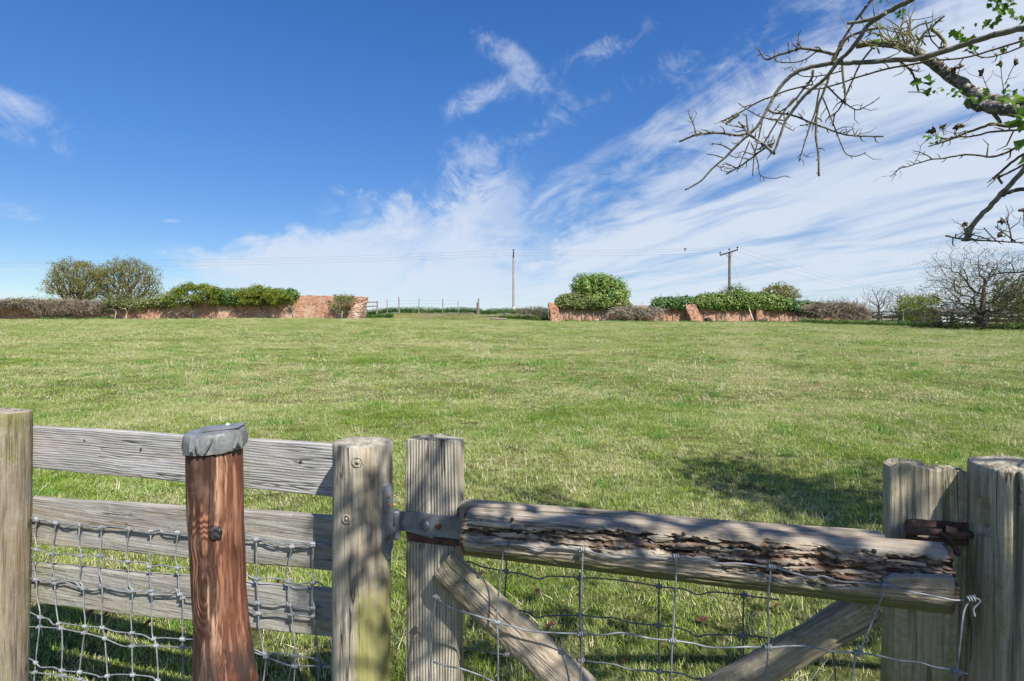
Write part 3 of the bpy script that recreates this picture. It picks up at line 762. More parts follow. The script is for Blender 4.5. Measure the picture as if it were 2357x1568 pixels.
# the round ivy-clad tree behind the right wall
c = P(1383, 672, 62.6)
o = thing('ivy_clad_tree', (c.x, 62.6, Tf(c.x, 62.6)), 'round bushy tree smothered in ivy rising above the right hand wall', 'tree')
tb = MB(); tb.tube([Vector((c.x, 62.6, Tf(c.x, 62.6) - .2)), Vector((c.x + .1, 62.6, c.z - 1)), Vector((c.x, 62.6, c.z))], [0.28, 0.2, 0.12], 8); tb.build('trunk', M_BARK_HAW, o, smooth=True)
lb = MB(); core = MB()
lobes = [(1376, 668, 30, 22), (1350, 672, 22, 14), (1345, 655, 30, 24), (1383, 650, 32, 18), (1418, 658, 27, 20), (1430, 676, 20, 18), (1405, 682, 34, 24), (1370, 690, 30, 20), (1400, 700, 36, 14), (1425, 696, 17, 14), (1335, 668, 18, 16), (1362, 641, 26, 10), (1390, 640, 20, 9)]
for (px, py, rx, rz) in lobes:
    cc = P(px, py, 62.4 + R.uniform(-.3, .5)); ax, az_ = rx / F * 62, rz / F * 62
    for _ in range(int(rx * rz * 0.16)):
        d = Vector((R.gauss(0, 1), R.gauss(0, 1), R.gauss(0, 1))).normalized()
        if d.y > 0.6: continue
        k = 0.86 + 0.2 * R.random() + 0.16 * nz(d.x * 3 + px, d.y * 3, d.z * 3)
        p = cc + Vector((d.x * ax * k, d.y * ax * 0.9 * k, d.z * az_ * k)); cv = R.random()
        for _ in range(9):
            q = Vector((R.gauss(0, 1), R.gauss(0, 1), R.gauss(0, 1))).normalized() * 0.27
            leaf_quads(lb, p + q, 0.19 * R.uniform(.6, 1.3), d * .6 + q * 2.2 + Vector((0, -.2, .3)), aspect=.9, val=clampf(cv * .6 + R.random() * .4, 0, 1))
    secs = []
    for i in range(9):
        ph = math.pi * (i + 0.02) / 8.04; secs.append([cc + Vector((math.sin(ph) * math.cos(t) * ax * .72, math.sin(ph) * math.sin(t) * ax * .65, math.cos(ph) * az_ * .72)) for t in [2 * math.pi * k / 10 for k in range(10)]])
    core.loft(secs, rnd=0.3)
core.build('inner_foliage', M_IVY, o, fixn=True)
tag(lb.build('crown', M_IVY, o), kind='stuff')

def brush(name, label, px0, px1, prof_t, prof_b, d, n, mat, leafm=None, leaf_n=0, thick=0.7, r=0.014, cat='brambles', arch=1.0):
    """tangle of bare arching stems"""
    o = thing(name, (gx((px0 + px1) / 2, d), d, Tf(gx((px0 + px1) / 2, d), d)), label, cat)
    mb = MB(); lb = MB()
    for _ in range(n):
        px = R.uniform(px0, px1); zt = gz(lerp1([p[0] for p in prof_t], [p[1] for p in prof_t], px), d); zb = gz(lerp1([p[0] for p in prof_b], [p[1] for p in prof_b], px), d)
        x = gx(px, d); y = d + R.uniform(-thick, thick * .4); z = R.uniform(zb, zb + (zt - zb) * 0.75)
        ar = R.uniform(.35, 1.0); dx = R.choice((-1, 1)) * R.uniform(0.2, 1.6); top = (zt - z) * (R.uniform(0.3, 1.05) if R.random() > .06 else R.uniform(1.1, 1.4))
        pts = []
        for k in range(6):
            f = k / 5
            wob = .10; pts.append(Vector((x + dx * f + R.gauss(0, wob), y + R.gauss(0, wob), z + top * (math.sin(f * math.pi * ar)) + R.gauss(0, wob * .7))))
        mb.tube(pts, [r * R.uniform(.8, 1.4)] * 5 + [r * .4], 3)
        if leafm and R.random() < leaf_n:
            for q in pts[2:]:
                for _ in range(3): leaf_quads(lb, q + Vector((R.gauss(0, .1), R.gauss(0, .1), R.gauss(0, .1))), R.uniform(.08, .15))
    tag(mb.build('stems', mat, o), kind='stuff')
    if lb.v: tag(lb.build('leaves', leafm, o), kind='stuff')
    return o
brush('bramble_thicket', 'tangled brown bramble thicket smothering the far left of the wall', -60, 235, [(-60, 697), (0, 694), (40, 690), (100, 689), (180, 690), (235, 694)], [(-60, 712), (60, 712), (90, 728), (235, 726)], 61.4, 1700, M_BRAMBLE, M_IVYOLD, 0.22, 0.9)
brush('bramble_thicket', 'pale dead bramble heap against the brick wall below its dipped top', 1420, 1512, [(1420, 712), (1450, 706), (1480, 706), (1512, 712)], [(1420, 735), (1512, 735)], 61.2, 430, M_BARK_PALE, None, 0, 0.7, 0.017)
brush('bramble_thicket', 'rounded brown bramble mound where the brick wall ends at right', 1868, 1990, [(1868, 703), (1890, 699), (1920, 697), (1950, 699), (1975, 708), (1990, 722)], [(1868, 735), (1990, 745)], 59.5, 1500, M_BRAMBLE, M_IVYOLD, 0.25, 1.1)
brush('bramble_thicket', 'arching green bramble stems beside the plain pole at the gap', 1196, 1262, [(1196, 716), (1215, 708), (1240, 708), (1262, 712)], [(1196, 728), (1262, 733)], 63.0, 130, M_BRAMBLE, M_NETTLE, 0.6, 0.6, 0.014)
brush('dead_brush', 'thin bare stems of dead brush at the foot of the fallen rail', 965, 1100, [(965, 722), (1100, 722)], [(965, 733), (1100, 733)], 62.6, 90, M_BARK_PALE, None, 0, 0.5, 0.010)

def weeds(name, label, px0, px1, d0, d1, h, n, mat=M_NETTLE, leaf=0.14, cat='weeds'):
    """knee high weeds: short stems with leaves, one mass"""
    mb = MB()
    for _ in range(n):
        f = R.random(); px = px0 + (px1 - px0) * f; d = d0 + (d1 - d0) * f + R.uniform(-.5, .5); x = gx(px, d)
        z = Tf(x, d); hh = h * R.uniform(.4, 1.1) * (0.55 + 0.6 * (0.5 + 0.5 * nz(x * .8, d)))
        for k in range(4):
            leaf_quads(mb, Vector((x + R.gauss(0, .08), d + R.gauss(0, .08), z + hh * (k + .6) / 4.2)), leaf * R.uniform(.7, 1.4), Vector((R.gauss(0, .6), R.gauss(0, .6) - .3, 1)))
    o = mb.build(name, mat); tag(o, label, cat, kind='stuff')
weeds('nettles', 'band of dark green weeds growing along the bank in the gap', 838, 1262, 66.0, 66.0, 0.75, 3600)
weeds('nettles', 'dark green weeds at the foot of the leaning brick pier', 828, 905, 62.8, 63.5, 0.5, 500)
weeds('nettles', 'low weeds along the foot of the wall under the brambles', 90, 260, 60.9, 61.2, 0.34, 520)
weeds('nettles', 'patchy weeds along the foot of the right hand wall', 1300, 1880, 60.9, 59.6, 0.24, 700)
weeds('nettles', 'thick green nettles under the fence and trees on the right', 1840, 2140, 57.0, 46.5, 0.55, 1700)
weeds('nettles', 'bright nettles round the foot of the big bare hawthorn', 2100, 2420, 44.0, 38.0, 0.55, 2200)
weeds('nettles', 'green shrubby weeds below the fence posts near the plain pole', 1150, 1262, 63.8, 62.8, 0.5, 420)

# ------------------------------------------------------------------ hawthorn bushes and saplings in front of the left wall
def wallbush(label, px, spread, top, bot, nst, leaf_n, bark_m, leaf_m, d=60.9, lsize=0.17, group=None, tn=90, name='hawthorn_bush', rtip=0.016, lr=0.22):
    x = gx(px, d); z = Tf(x, d); cz = (gz(top, d) + gz(bot, d)) / 2; rz = (gz(top, d) - gz(bot, d)) / 2; rx = spread / F * d
    tg = ell_targets(tn, (x, d - .1, cz), rx, 0.8, rz, 0.5, lump=.5, seed=px)
    tr = [(x, d, z - .1), (x + R.gauss(0, .1), d, z + .35), (x + R.gauss(0, .15), d, z + 0.8), (x + R.gauss(0, .2), d, z + 1.2)]
    return make_tree(name, label, 'bush', (x, d, z), tr, tg, bark_m, leaf_m, rtip, leaf_n, lsize, lr, group, bf=0.25, step=0.3, jit=0.25)
wallbush('leafy yellow-green hawthorn against the wall at the left end of its ivy cap', 445, 62, 656, 706, 3, 6500, M_BARK_HAW, M_HAWLEAF, tn=190)
wallbush('yellow-green hawthorn with dark forked stems in the middle of the ivy cap', 605, 66, 663, 704, 3, 5200, M_BARK_HAW, M_HAWLEAF, tn=180)
wallbush('small pale bent tree with white trunk against the low wall', 266, 30, 672, 708, 1, 700, M_BARK_WHITE, M_SPARSE, tn=60, name='crooked_sapling')
wallbush('pale forked shrub with bare spreading stems left of the hawthorn', 292, 50, 686, 716, 1, 700, M_BARK_WHITE, M_IVYOLD, tn=70, name='forked_shrub')
wallbush('grey-green bush growing on the wall beside the ragged brick pier', 787, 26, 676, 718, 1, 2000, M_BARK_PALE, M_IVYOLD, d=60.8, tn=110, name='wall_shrub', lsize=.14)
wallbush('scrappy shrub sprouting above the ivy at the foot of the crossarm pole', 1690, 26, 656, 686, 1, 700, M_BARK_HAW, M_NETTLE, d=63.2, tn=70, name='shrub', lsize=.16)

# bare shoots above the ivy
# ------------------------------------------------------------------ trees behind
def oak(label, px, rx, top, bot, d, n, leaf_n, lsize=0.34, leafm=M_OAKLEAF, group=None, lean=0.0, name='oak_tree', rtip=0.040, ry=None):
    x = gx(px, d); zt = gz(top, d); zb = gz(bot, d); base = Tf(x, d); w = rx / F * d
    cz = zb + (zt - zb) * 0.46
    tg = []
    for k in range(4):
        cx_ = x + R.uniform(-.35, .35) * w
        tg += ell_targets(n // 4, (x + R.uniform(-.12, .12) * w, d, cz), w, ry or w * .8, (zt - cz), .55, zmin=zb - .2, lump=.35, seed=px + k * 3.1)
    fork = base + (zb - base) * 0.75 + 0.8
    tr = [(x, d, base - .3), (x, d, base + (fork - base) * .35), (x + lean * .5, d, base + (fork - base) * .7), (x + lean, d, fork)]
    return make_tree(name, label, 'tree', (x, d, base), tr, tg, M_BARK_OAK, leafm, rtip, leaf_n, lsize, 0.34, group, bf=0.6, step=0.6, jit=0.34, gamma=2.15)
oak('left of two broad olive oaks behind the far left wall', 178, 66, 600, 694, 88, 620, 12500, 0.19)
oak('taller right one of two broad olive oaks behind the left wall', 299, 71, 596, 698, 90, 620, 11500, 0.19)
oak('small distant half-bare oak peeping above the ivy on the right', 1796, 40, 655, 700, 110, 300, 2200, 0.34)
oak('tiny far round tree just showing over the ivy beside the small oak', 1730, 22, 674, 700, 120, 100, 500, 0.34)
# right hand group
def haw(label, px, py_base, d, rx, top, bot, n, leaf_n, leafm, barkm=M_BARK_HAW, rtip=0.012, lsize=.12, name='hawthorn_tree', lean=0.0, lump=.4, bf=.3, ry=None, gamma=2.2, sag=0.1, upr=0.42, lr=.16, step=.35):
    x = gx(px, d); z = Tf(x, d); zt = gz(top, d); zb = gz(bot, d); w = rx / F * d
    cz = zb + (zt - zb) * upr; rz = max(zt - cz, cz - zb)
    tg = [t for t in ell_targets(n, (x + lean * .6, d, cz), w, ry or w * .8, rz, .35, zmin=zb - .1, lump=lump, seed=px * .7)]
    h = (zb - z); th = max(1.0, (zt - z) * .5)
    tr = [(x, d, z - .1), (x + .1 * lean, d, z + th * .3), (x + .05 + .3 * lean, d, z + th * .65), (x + .6 * lean, d, z + th)]
    return make_tree(name, label, 'tree', (x, d, z), tr, tg, barkm, leafm, rtip, leaf_n, lsize, lr, None, bf=bf, step=step, jit=.3, gamma=gamma, sag=sag)
haw('big spreading bare hawthorn standing among nettles at the right of the field', 2258, 762, 40.0, 140, 562, 756, 2800, 14000, M_SPARSE, lump=.5, lean=.35, rtip=.0088, gamma=2.1, lsize=.075, lr=.2)
haw('bushy half-bare thorn tree at the right edge beside the big hawthorn', 2345, 765, 41.5, 66, 626, 756, 900, 7000, M_SPARSE, rtip=.009)
haw('low thorn with branches sweeping down to the grass left of the big hawthorn', 2190, 760, 43.0, 84, 686, 757, 700, 900, M_SPARSE, rtip=.011, lump=.5)
haw('slender upright bare sapling behind the rail fence near the bramble mound', 2022, 742, 63.0, 38, 652, 730, 170, 150, M_SPARSE, name='bare_tree', rtip=.014, upr=.5, bf=.7, lsize=.12)
haw('half-leaved thorn bush between the bare sapling and the yellow-green bush', 2072, 745, 60.0, 34, 658, 735, 240, 1000, M_SPARSE, rtip=.013)
haw('yellow-green leafy bush left of the big hawthorn, behind the rails', 2110, 745, 58.0, 46, 676, 742, 260, 5200, M_BUSHY, name='leafy_bush', rtip=.012, lsize=.17, lr=.28)
haw('distant pale tree glimpsed behind the big hawthorn', 2330, 740, 85.0, 60, 655, 740, 260, 2600, M_BUSHY, name='leafy_tree', rtip=.02, lsize=.25, lr=.35)

# ------------------------------------------------------------------ sheds on the right
def shed(label, px0, px1, d, ywall_t, ybase, ridge, fascia=None, wallm=M_SHED, depth=5.0, n=None):
    x0, x1 = gx(px0, d), gx(px1, d); zt = gz(ywall_t, d); zr = gz(ridge, d); zb = Tf((x0 + x1) / 2, d) - .4
    o = thing('shed', ((x0 + x1) / 2, d, zb), label, 'shed')
    n = n or max(6, int((x1 - x0) / .3))
    for i in range(n):                                    # upright wall sheets, one by one
        mb = MB(); a = x0 + (x1 - x0) * i / n; b = x0 + (x1 - x0) * (i + 1) / n
        mb.box(((a + b) / 2, d + (.012 if i % 2 else 0), (zt + zb) / 2), ((b - a) / 2 - .008, .02, (zt - zb) / 2)); mb.build('wall_sheet', wallm, o)
    bw = MB(); bw.box(((x0 + x1) / 2, d + depth / 2 + .05, (zt + zb) / 2), ((x1 - x0) / 2 - .03, depth / 2 - .02, (zt - zb) / 2 - .01)); bw.build('body', wallm, o)
    rf = MB(); ym = d + depth / 2; e = .25
    prof = [(d - e, zt + .02), (ym, zr), (d + depth + e, zt + .02), (d + depth + e, zt + .10), (ym, zr + .09), (d - e, zt + .10)]
    rf.loft([[Vector((x, y, z)) for (y, z) in prof] for x in (x0 - .2, x1 + .2)]); rf.build('roof', M_SHEDROOF, o, fixn=True)
    if fascia:
        fm = MB(); fm.box(((x0 + x1) / 2, d - e - .03, zt + .03), ((x1 - x0) / 2 + .2, .02, .11)); fm.build('fascia', fascia, o)
shed('pale grey sheet-clad shed behind the rails left of the big hawthorn trunk', 2166, 2240, 57.0, 719, 752, 706)
shed('long low brown shed with a white eaves line far behind the rails', 1996, 2150, 78.0, 725.5, 748, 719, M_FASCIA, M_DARKWALL)
shed('brown low building with pale eaves behind the thorn at the right edge', 2275, 2440, 60.0, 733, 755, 724, M_FASCIA, M_DARKWALL)

# ------------------------------------------------------------------ far fences
def rail_fence(label, pts, nrail, h, group=None, rail_h=.10, post_w=.10, lo=.25, broken=(), name='rail_fence'):
    b = pts[0]; o = thing(name, (b[0], b[1], Tf(*b)), label, 'fence')
    for i, (x, y) in enumerate(pts):
        z = Tf(x, y); mb = MB(); hh = h * R.uniform(.98, 1.08); ln = R.gauss(0, .02)
        mb.loft([[Vector((x + sx * post_w / 2 + ln * f, y + sy * post_w / 2, z - .3 + (hh + .3) * f)) for sx, sy in ((-1, -1), (1, -1), (1, 1), (-1, 1))] for f in (0, .5, 1)])
        mb.build('post', M_PALEPOST, o, fixn=True)
    for i in range(len(pts) - 1):
        (xa, ya), (xb, yb) = pts[i], pts[i + 1]
        for k in range(nrail):
            if (i, k) in broken: continue
            f = (lo + (.93 - lo) * k / max(1, nrail - 1)) * h
            a = Vector((xa, ya - post_w / 2 - .025, Tf(xa, ya) + f + R.gauss(0, .015))); c_ = Vector((xb, yb - post_w / 2 - .025, Tf(xb, yb) + f + R.gauss(0, .015)))
            mb = MB(); L = (c_ - a).length; mb.box((0, 0, 0), (L / 2 - .004, .018, rail_h / 2))
            ang = (c_ - a).to_track_quat('X', 'Z').to_matrix().to_4x4()
            mb.build('rail', M_PALEWOOD, o, Matrix.Translation((a + c_) / 2) @ ang)
    return o
def fp(px, d): return (gx(px, d), d)
rail_fence('short three-rail timber fence beside the leaning brick pier', [fp(838, 64.2), fp(868, 64.0)], 3, 1.75, lo=.42, rail_h=.13, post_w=.13)
rail_fence('long grey rail fence in front of the sheds on the right', [fp(1988, 60), fp(2030, 58), fp(2078, 56), fp(2128, 53.5), fp(2180, 51), fp(2222, 49), fp(2275, 46.5), fp(2330, 44), fp(2395, 42)], 4, 1.25, lo=.22, rail_h=.11, broken=((2, 1),))
rail_fence('broken grey fence stub left of the brick end buttress', [fp(1222, 64.2), fp(1241, 63.8), fp(1259, 63.4)], 2, 1.2, lo=.6, rail_h=.10, post_w=.14, broken=((0, 1),))
wf = thing('post_and_wire_fence', (gx(980, 65), 65, Tf(gx(980, 65), 65)), 'thin post and wire fence along the skyline in the gap between the walls', 'fence')
fposts = [(868, 64.0, 0.0, .0), (892, 64.6, 1.75, .06), (919, 64.8, 1.95, .09), (963, 65, 1.75, .06), (1019, 65, 1.75, .07), (1054, 65.2, 1.45, .05), (1101, 65, 1.85, .13)]
tops = []
for px, d, h, w in fposts:
    x = gx(px, d); z = Tf(x, d); tops.append(Vector((x, d - .06, z)))
    if h: 
        mb = MB(); ln = R.gauss(0, .05); mb.tube([Vector((x, d, z - .3)), Vector((x + ln * .5, d, z + h * .5)), Vector((x + ln, d, z + h))], [w * .75, w * .75, w * .7], 7); mb.build('post', M_PALEPOST, wf, smooth=False)
mb = MB(); mb.tube([Vector((gx(1098.5, 65), 65.1, Tf(gx(1098, 65), 65) - .3)), Vector((gx(1098.5, 65), 65.1, Tf(gx(1098, 65), 65) + 1.35))], .1, 7); mb.build('post', M_PALEPOST, wf)
for hh in (.75, 1.15, 1.5):
    mb = MB(); mb.tube([t + Vector((0, 0, hh)) for t in tops], .007, 4); mb.build('wire', M_ZINCD, wf)
def logpiece(name, label, a, b, r, mat, cat):
    v = b - a; mb = MB(); n = 9
    mb.tube([Vector((v.length * (i / (n - 1) - .5), R.gauss(0, r * .15), R.gauss(0, r * .2))) for i in range(n)], [r * R.uniform(.8, 1.15) for _ in range(n)], 8)
    o = mb.build(name, mat, None, Matrix.Translation((a + b) / 2) @ v.to_track_quat('X', 'Z').to_matrix().to_4x4(), smooth=True); tag(o, label, cat)
logpiece('fallen_rail', 'long pale fallen fence rail lying left of the plain pole', P(1106, 728.5, 64.2), P(1171, 725.5, 63.8), .07, M_PALEWOOD, 'rail')
logpiece('log', 'short grey weathered log lying in front of the fallen rail', P(1129, 733.5, 62.2), P(1166, 735, 62.0), .11, M_PALEWOOD, 'log')
logpiece('tree_stump', 'dark little stump at the foot of the wall right of the middle buttress', P(1627, 738, 60.3), P(1636, 738, 60.2), .30, M_BARK_HAW, 'stump')
logpiece('log', 'dark log leaning at the wall foot by the guy wire', P(1748, 740, 60.2), P(1764, 735, 60.6), .16, M_BARK_HAW, 'log')

# ------------------------------------------------------------------ poles and wires
def utility_pole(px, d, top, label, mat, arm=None, r=.125):
    x = gx(px, d); z0 = Tf(x, d); zt = gz(top, d)
    o = thing('utility_pole', (x, d, z0), label, 'utility pole', None)
    mb = MB(); mb.tube([Vector((x, d, z0 - .5)), Vector((x, d, z0 + 3)), Vector((x, d, zt - .45))], [r * 1.2, r * 1.05, r * .85], 12); mb.build('pole', mat, o, smooth=False)
    return o, Vector((x, d, zt))
def insulator(o, p):
    mb = MB(); mb.tube([p + Vector((0, 0, k)) for k in (-.18, -.05, -.04, .02, .03, .10, .12)], [.03, .03, .09, .09, .11, .10, .04], 8); mb.build('insulator', M_BLACK, o, smooth=False)
p1o, p1 = utility_pole(1182, 66.5, 576, 'plain slim grey utility pole with white foot at the gap', M_POLE)
mb = MB(); mb.tube([Vector((p1.x, p1.y, Tf(p1.x, p1.y) - .05)), Vector((p1.x, p1.y, Tf(p1.x, p1.y) + .75))], [.205, .195], 12); mb.build('white_band', M_WHITEP, p1o)
a1 = []
mb = MB(); mb.box((p1.x, p1.y, p1.z - .72), (.07, .95, .06)); mb.build('crossarm', M_BLACK, p1o)
mb = MB(); mb.tube([p1 + Vector((0, 0, -.5)), p1 + Vector((0, 0, -.02))], .05, 8); mb.build('top_bracket', M_BLACK, p1o)
for off in (Vector((0, 0, -.02)), Vector((0, -.85, -.50)), Vector((0, .85, -.55))):
    insulator(p1o, p1 + off); a1.append(p1 + off + Vector((0, 0, .08)))
p2o, p2 = utility_pole(1679, 64.5, 573, 'dark utility pole with tilted crossarm above the ivy bank', M_POLED, r=.15)
armc = p2 + Vector((-.15, -.2, -.45)); armv = Vector((1.12, .25, .36))
mb = MB(); q = armv.to_track_quat('X', 'Z').to_matrix().to_4x4(); mb.box((0, 0, 0), (armv.length * .98, .06, .08)); mb.build('crossarm', M_BLACK, p2o, Matrix.Translation(armc) @ q)
for s_ in (-1, 1):
    mb = MB(); mb.tube([p2 + Vector((0, -.2, -1.15)), armc + armv * .45 * s_], .025, 5); mb.build('brace', M_BLACK, p2o)
a2 = []
for off in (armc + armv * .95 + Vector((0, 0, .25)), armc + armv * .04 + Vector((0, 0, .32)), armc - armv * .95 + Vector((0, 0, .25))):
    insulator(p2o, off); a2.append(off + Vector((0, 0, .08)))
for o in (p1o, p2o): pass
g0 = p2 + Vector((0.1, 0, -.9)); g1 = Vector((gx(1735, 60.5), 60.5, Tf(gx(1735, 60.5), 60.5)))
gw = MB(); gw.tube([g0, g1], .014, 5); gwo = gw.build('guy_wire', M_ZINCD, p2o)
mb = MB(); mb.tube([g0.lerp(g1, .75), g0.lerp(g1, .99)], .045, 8); mb.build('guard_tube', M_GUARD, gwo)
mb = MB(); mid = g0.lerp(g1, .47); mb.tube([mid + Vector((0, 0, .14)), mid + Vector((0, 0, .07)), mid - Vector((0, 0, .07)), mid - Vector((0, 0, .14))], [.02, .09, .09, .02], 8); mb.build('strain_insulator', M_WHITEP, gwo)
names = ('top', 'middle', 'lowest')
lefts = [P(-330, 596, 74), P(-330, 601, 74), P(-330, 609, 74)]; rights = [P(2120, 683, 150), P(2120, 690, 150), P(2120, 697, 150)]
for i in range(3):
    pts = []
    def span(a, b, sag, n=22):
        return [a.lerp(b, k / n) - Vector((0, 0, sag * 4 * (k / n) * (1 - k / n))) for k in range(n + 1)]
    pts = span(lefts[i], a1[i], .75) + span(a1[i], a2[i], .22)[1:] + span(a2[i], rights[i], .7)[1:]
    mb = MB(); mb.tube(pts, .008, 4); o = mb.build('overhead_wire', M_CONDUCT)
    tag(o, '%s of the three thin overhead wires slung between the poles' % names[i], 'wire', 'overhead wires between the poles')
def bird():
    c = P(1577, 574.5, 58); o = thing('bird', c, 'small dark bird flying just below the overhead wires', 'bird')
    mb = MB(); ax = Vector((.35, .1, .75)).normalized(); pts = [c + ax * k for k in (-.2, -.12, 0, .1, .16, .2)]
    mb.tube(pts, [.02, .05, .075, .06, .045, .01], 8); mb.build('body', M_BIRD, o, smooth=True)
    for s_ in (-1, 1):
        w = MB(); sd = Vector((s_ * .5, .6 * s_, .1)).normalized()
        w.loft([[c + sd * .05 + ax * .09, c + sd * .05 - ax * .07, c + sd * .05 - ax * .07 + Vector((0, .012, .01)), c + sd * .05 + ax * .09 + Vector((0, .012, .01))], [c + sd * .2 + ax * .1 + Vector((0, 0, .05)), c + sd * .2 - ax * .04 + Vector((0, 0, .05)), c + sd * .2 - ax * .04 + Vector((0, .012, .06)), c + sd * .2 + ax * .1 + Vector((0, .012, .06))], [c + sd * .34 + ax * .0, c + sd * .34 - ax * .05, c + sd * .34 - ax * .05 + Vector((0, .008, .008)), c + sd * .34 + Vector((0, .008, .008))]])
        w.build('wing', M_BIRD, o, fixn=True)
bird()
# ------------------------------------------------------------------ near: frames of the fence and of the gate
class Frame:
    def __init__(s, a, b):
        s.a = Vector((a[0], a[1], 0)); s.x = Vector((b[0] - a[0], b[1] - a[1], 0)).normalized(); s.y = Vector((-s.x.y, s.x.x, 0))
        s.M = Matrix((( s.x.x, s.y.x, 0, s.a.x), (s.x.y, s.y.y, 0, s.a.y), (0, 0, 1, 0), (0, 0, 0, 1))); s.I = s.M.inverted()
    def w(s, px, py, o=0.0):
        """the point on the vertical plane lying o metres behind the face, seen at photo pixel px, py"""
        ray = Vector(((px - CX) / F, 1.0, -(py - CY) / F)); org = s.a + s.y * o
        d = (org.x * s.y.x + org.y * s.y.y) / (ray.x * s.y.x + ray.y * s.y.y)
        return Vector((ray.x * d, ray.y * d, EYE + ray.z * d))
    def l(s, px, py, o=0.0): return s.I @ s.w(px, py, o)
FE = Frame((-1.69, 2.0), (-.505, 1.6)); GA = Frame((-.13, 1.47), (.936, 1.2))
def z5(x, y): return (x / 2.4219, 920.7 + y / 2.4219)
def z6(x, y): return ((900 + x / 1.458) / 1.7378, (1650 + y / 1.458) / 1.7378)
def z7(x, y): return ((1800 + x / 1.9008) / 1.7378, (1900 + y / 1.9008) / 1.7378)
def z8(x, y): return ((2996 + x / 1.6955) / 1.7378, (1800 + y / 1.6955) / 1.7378)

def rrect(hy, hz, r, n=4):
    pts = []
    for (sy, sz, a0) in ((1, 1, 0), (-1, 1, 90), (-1, -1, 180), (1, -1, 270)):
        for k in range(n):
            a = math.radians(a0 + 90 * k / (n - 1)); pts.append((sy * (hy - r) + r * math.cos(a), sz * (hz - r) + r * math.sin(a)))
    return pts
def plank(name, mat, parent, fr, x0, x1, zt0, zb0, zt1, zb1, ofront, thick, alg=None, seed=0.0, wob=.004, ns=60, rad=.006, end_rag=0.0, split=8):
    """board along the frame's x axis; local x runs along the board"""
    L = x1 - x0; mb = MB(); secs = []; algv = []
    oc = Vector(((x0 + x1) / 2, ofront + thick / 2, (zt0 + zb0 + zt1 + zb1) / 4))
    for i in range(ns + 1):
        f = i / ns; x = -L / 2 + L * f; zt = zt0 + (zt1 - zt0) * f - oc.z; zb = zb0 + (zb1 - zb0) * f - oc.z
        hz = (zt - zb) / 2; cz = (zt + zb) / 2; sec = []
        ring = []
        base = rrect(thick / 2, hz, rad)
        # add points on the long faces
        dense = []
        for k in range(len(base)):
            p, q = base[k], base[(k + 1) % len(base)]
            m = split if math.hypot(p[0] - q[0], p[1] - q[1]) > .05 else 1
            for j in range(m): dense.append((p[0] + (q[0] - p[0]) * j / m, p[1] + (q[1] - p[1]) * j / m))
        for (y, z) in dense:
            w = wob * nz(x * 4 + seed, z * 14, y * 5) + wob * .4 * nz(x * 15, z * 70 + seed, 3)
            wz = wob * nz(x * 3 + seed, 7, z * 3) 
            ex = end_rag * nz(z * 60, seed, y * 40) if i in (0, ns) else 0
            sec.append(Vector((x + ex, y + w, z + cz + wz)))
            algv.append(clampf(alg(f, (z + hz) / (2 * hz)), 0, 1) if alg else 0.0)
        secs.append(sec)
    mb.loft(secs, alg=algv)
    return mb.build(name, mat, parent, fr.M @ Matrix.Translation(oc), smooth=False, fixn=True)
def post(name, mat, parent, cen, rad, zt, zb=-0.05, alg=None, seed=0.0, lean=(0, 0), top_tilt=(0, 0), taper=0.0, sq=2.0, wob=.05, n=40, ns=44, dome=.010, chip=None, depth=None, rot=0.0, ry=None):
    """upright round (or squarish) post with an uneven cut top; cen = world x,y; local z is up"""
    mb = MB(); secs = []; av = []; eg = []; H = zt - zb; ry = ry or rad
    def pt(a, f, k=1.0):
        ca, sa = math.cos(a), math.sin(a)
        q = 1.0 / (abs(ca) ** sq + abs(sa) ** sq) ** (1.0 / sq)
        r = 1 + wob * nz(ca * 1.3 + seed, sa * 1.3, f * 2.2) + wob * .3 * nz(ca * 6 + seed, sa * 6, f * 3) + wob * .16 * nz(ca * 22 + seed, sa * 22, f * 2)
        r *= 1 + taper * (1 - f)
        if chip: r *= chip(a, f)
        x, y = ca * q * rad * r * k, sa * q * ry * r * k
        c_, s_ = math.cos(rot), math.sin(rot)
        return x * c_ - y * s_, x * s_ + y * c_
    for i in range(ns + 1):
        f = i / ns; sec = []
        for k in range(n):
            a = 2 * math.pi * k / n; x, y = pt(a, f)
            zz = H * f + (top_tilt[0] * x + top_tilt[1] * y) * sst(.85, 1, f)
            if i == ns: zz += .003 * nz(x * 60 + seed, y * 60, 1)
            sec.append(Vector((x + lean[0] * (1 - f), y + lean[1] * (1 - f), float(zz))))
            av.append(clampf(alg(a, f), 0, 1) if alg else 0.0); eg.append(0.0)
        secs.append(sec)
    for kk in (.94, .75, .5, .25, .06):
        sec = []
        for k in range(n):
            a = 2 * math.pi * k / n; x, y = pt(a, 1.0, kk)
            sec.append(Vector((x, y, H + top_tilt[0] * x + top_tilt[1] * y + dome * (1 - kk) + .004 * (1 if kk < .95 else .3) + .004 * nz(x * 70 + seed, y * 70, kk) + .003 * math.sin(kk * 30))))
            av.append(.25); eg.append(1.0)
        secs.append(sec)
    mb.loft(secs, alg=av, endg=eg)
    return mb.build(name, mat, parent, Matrix.Translation((cen[0], cen[1], zb)), smooth=True, fixn=True)
def px_post(fr, pxl, pxr, o):
    """centre and radius of a round post whose axis stands o behind the face and which spans pxl..pxr"""
    c = fr.w((pxl + pxr) / 2, 784, o); return c, (pxr - pxl) / 2 / F * c.y / math.sqrt(1 + ((pxl + pxr) / 2 / F - CX / F) ** 2)
def disc(parent, name, p, nrm, r, mat, h=.004, seg=12, dome=True):
    mb = MB(); nrm = nrm.normalized()
    mb.tube([p, p + nrm * h * .6, p + nrm * h], [r, r * .95, r * (.5 if dome else .95)], seg); return mb.build(name, mat, parent, smooth=False)
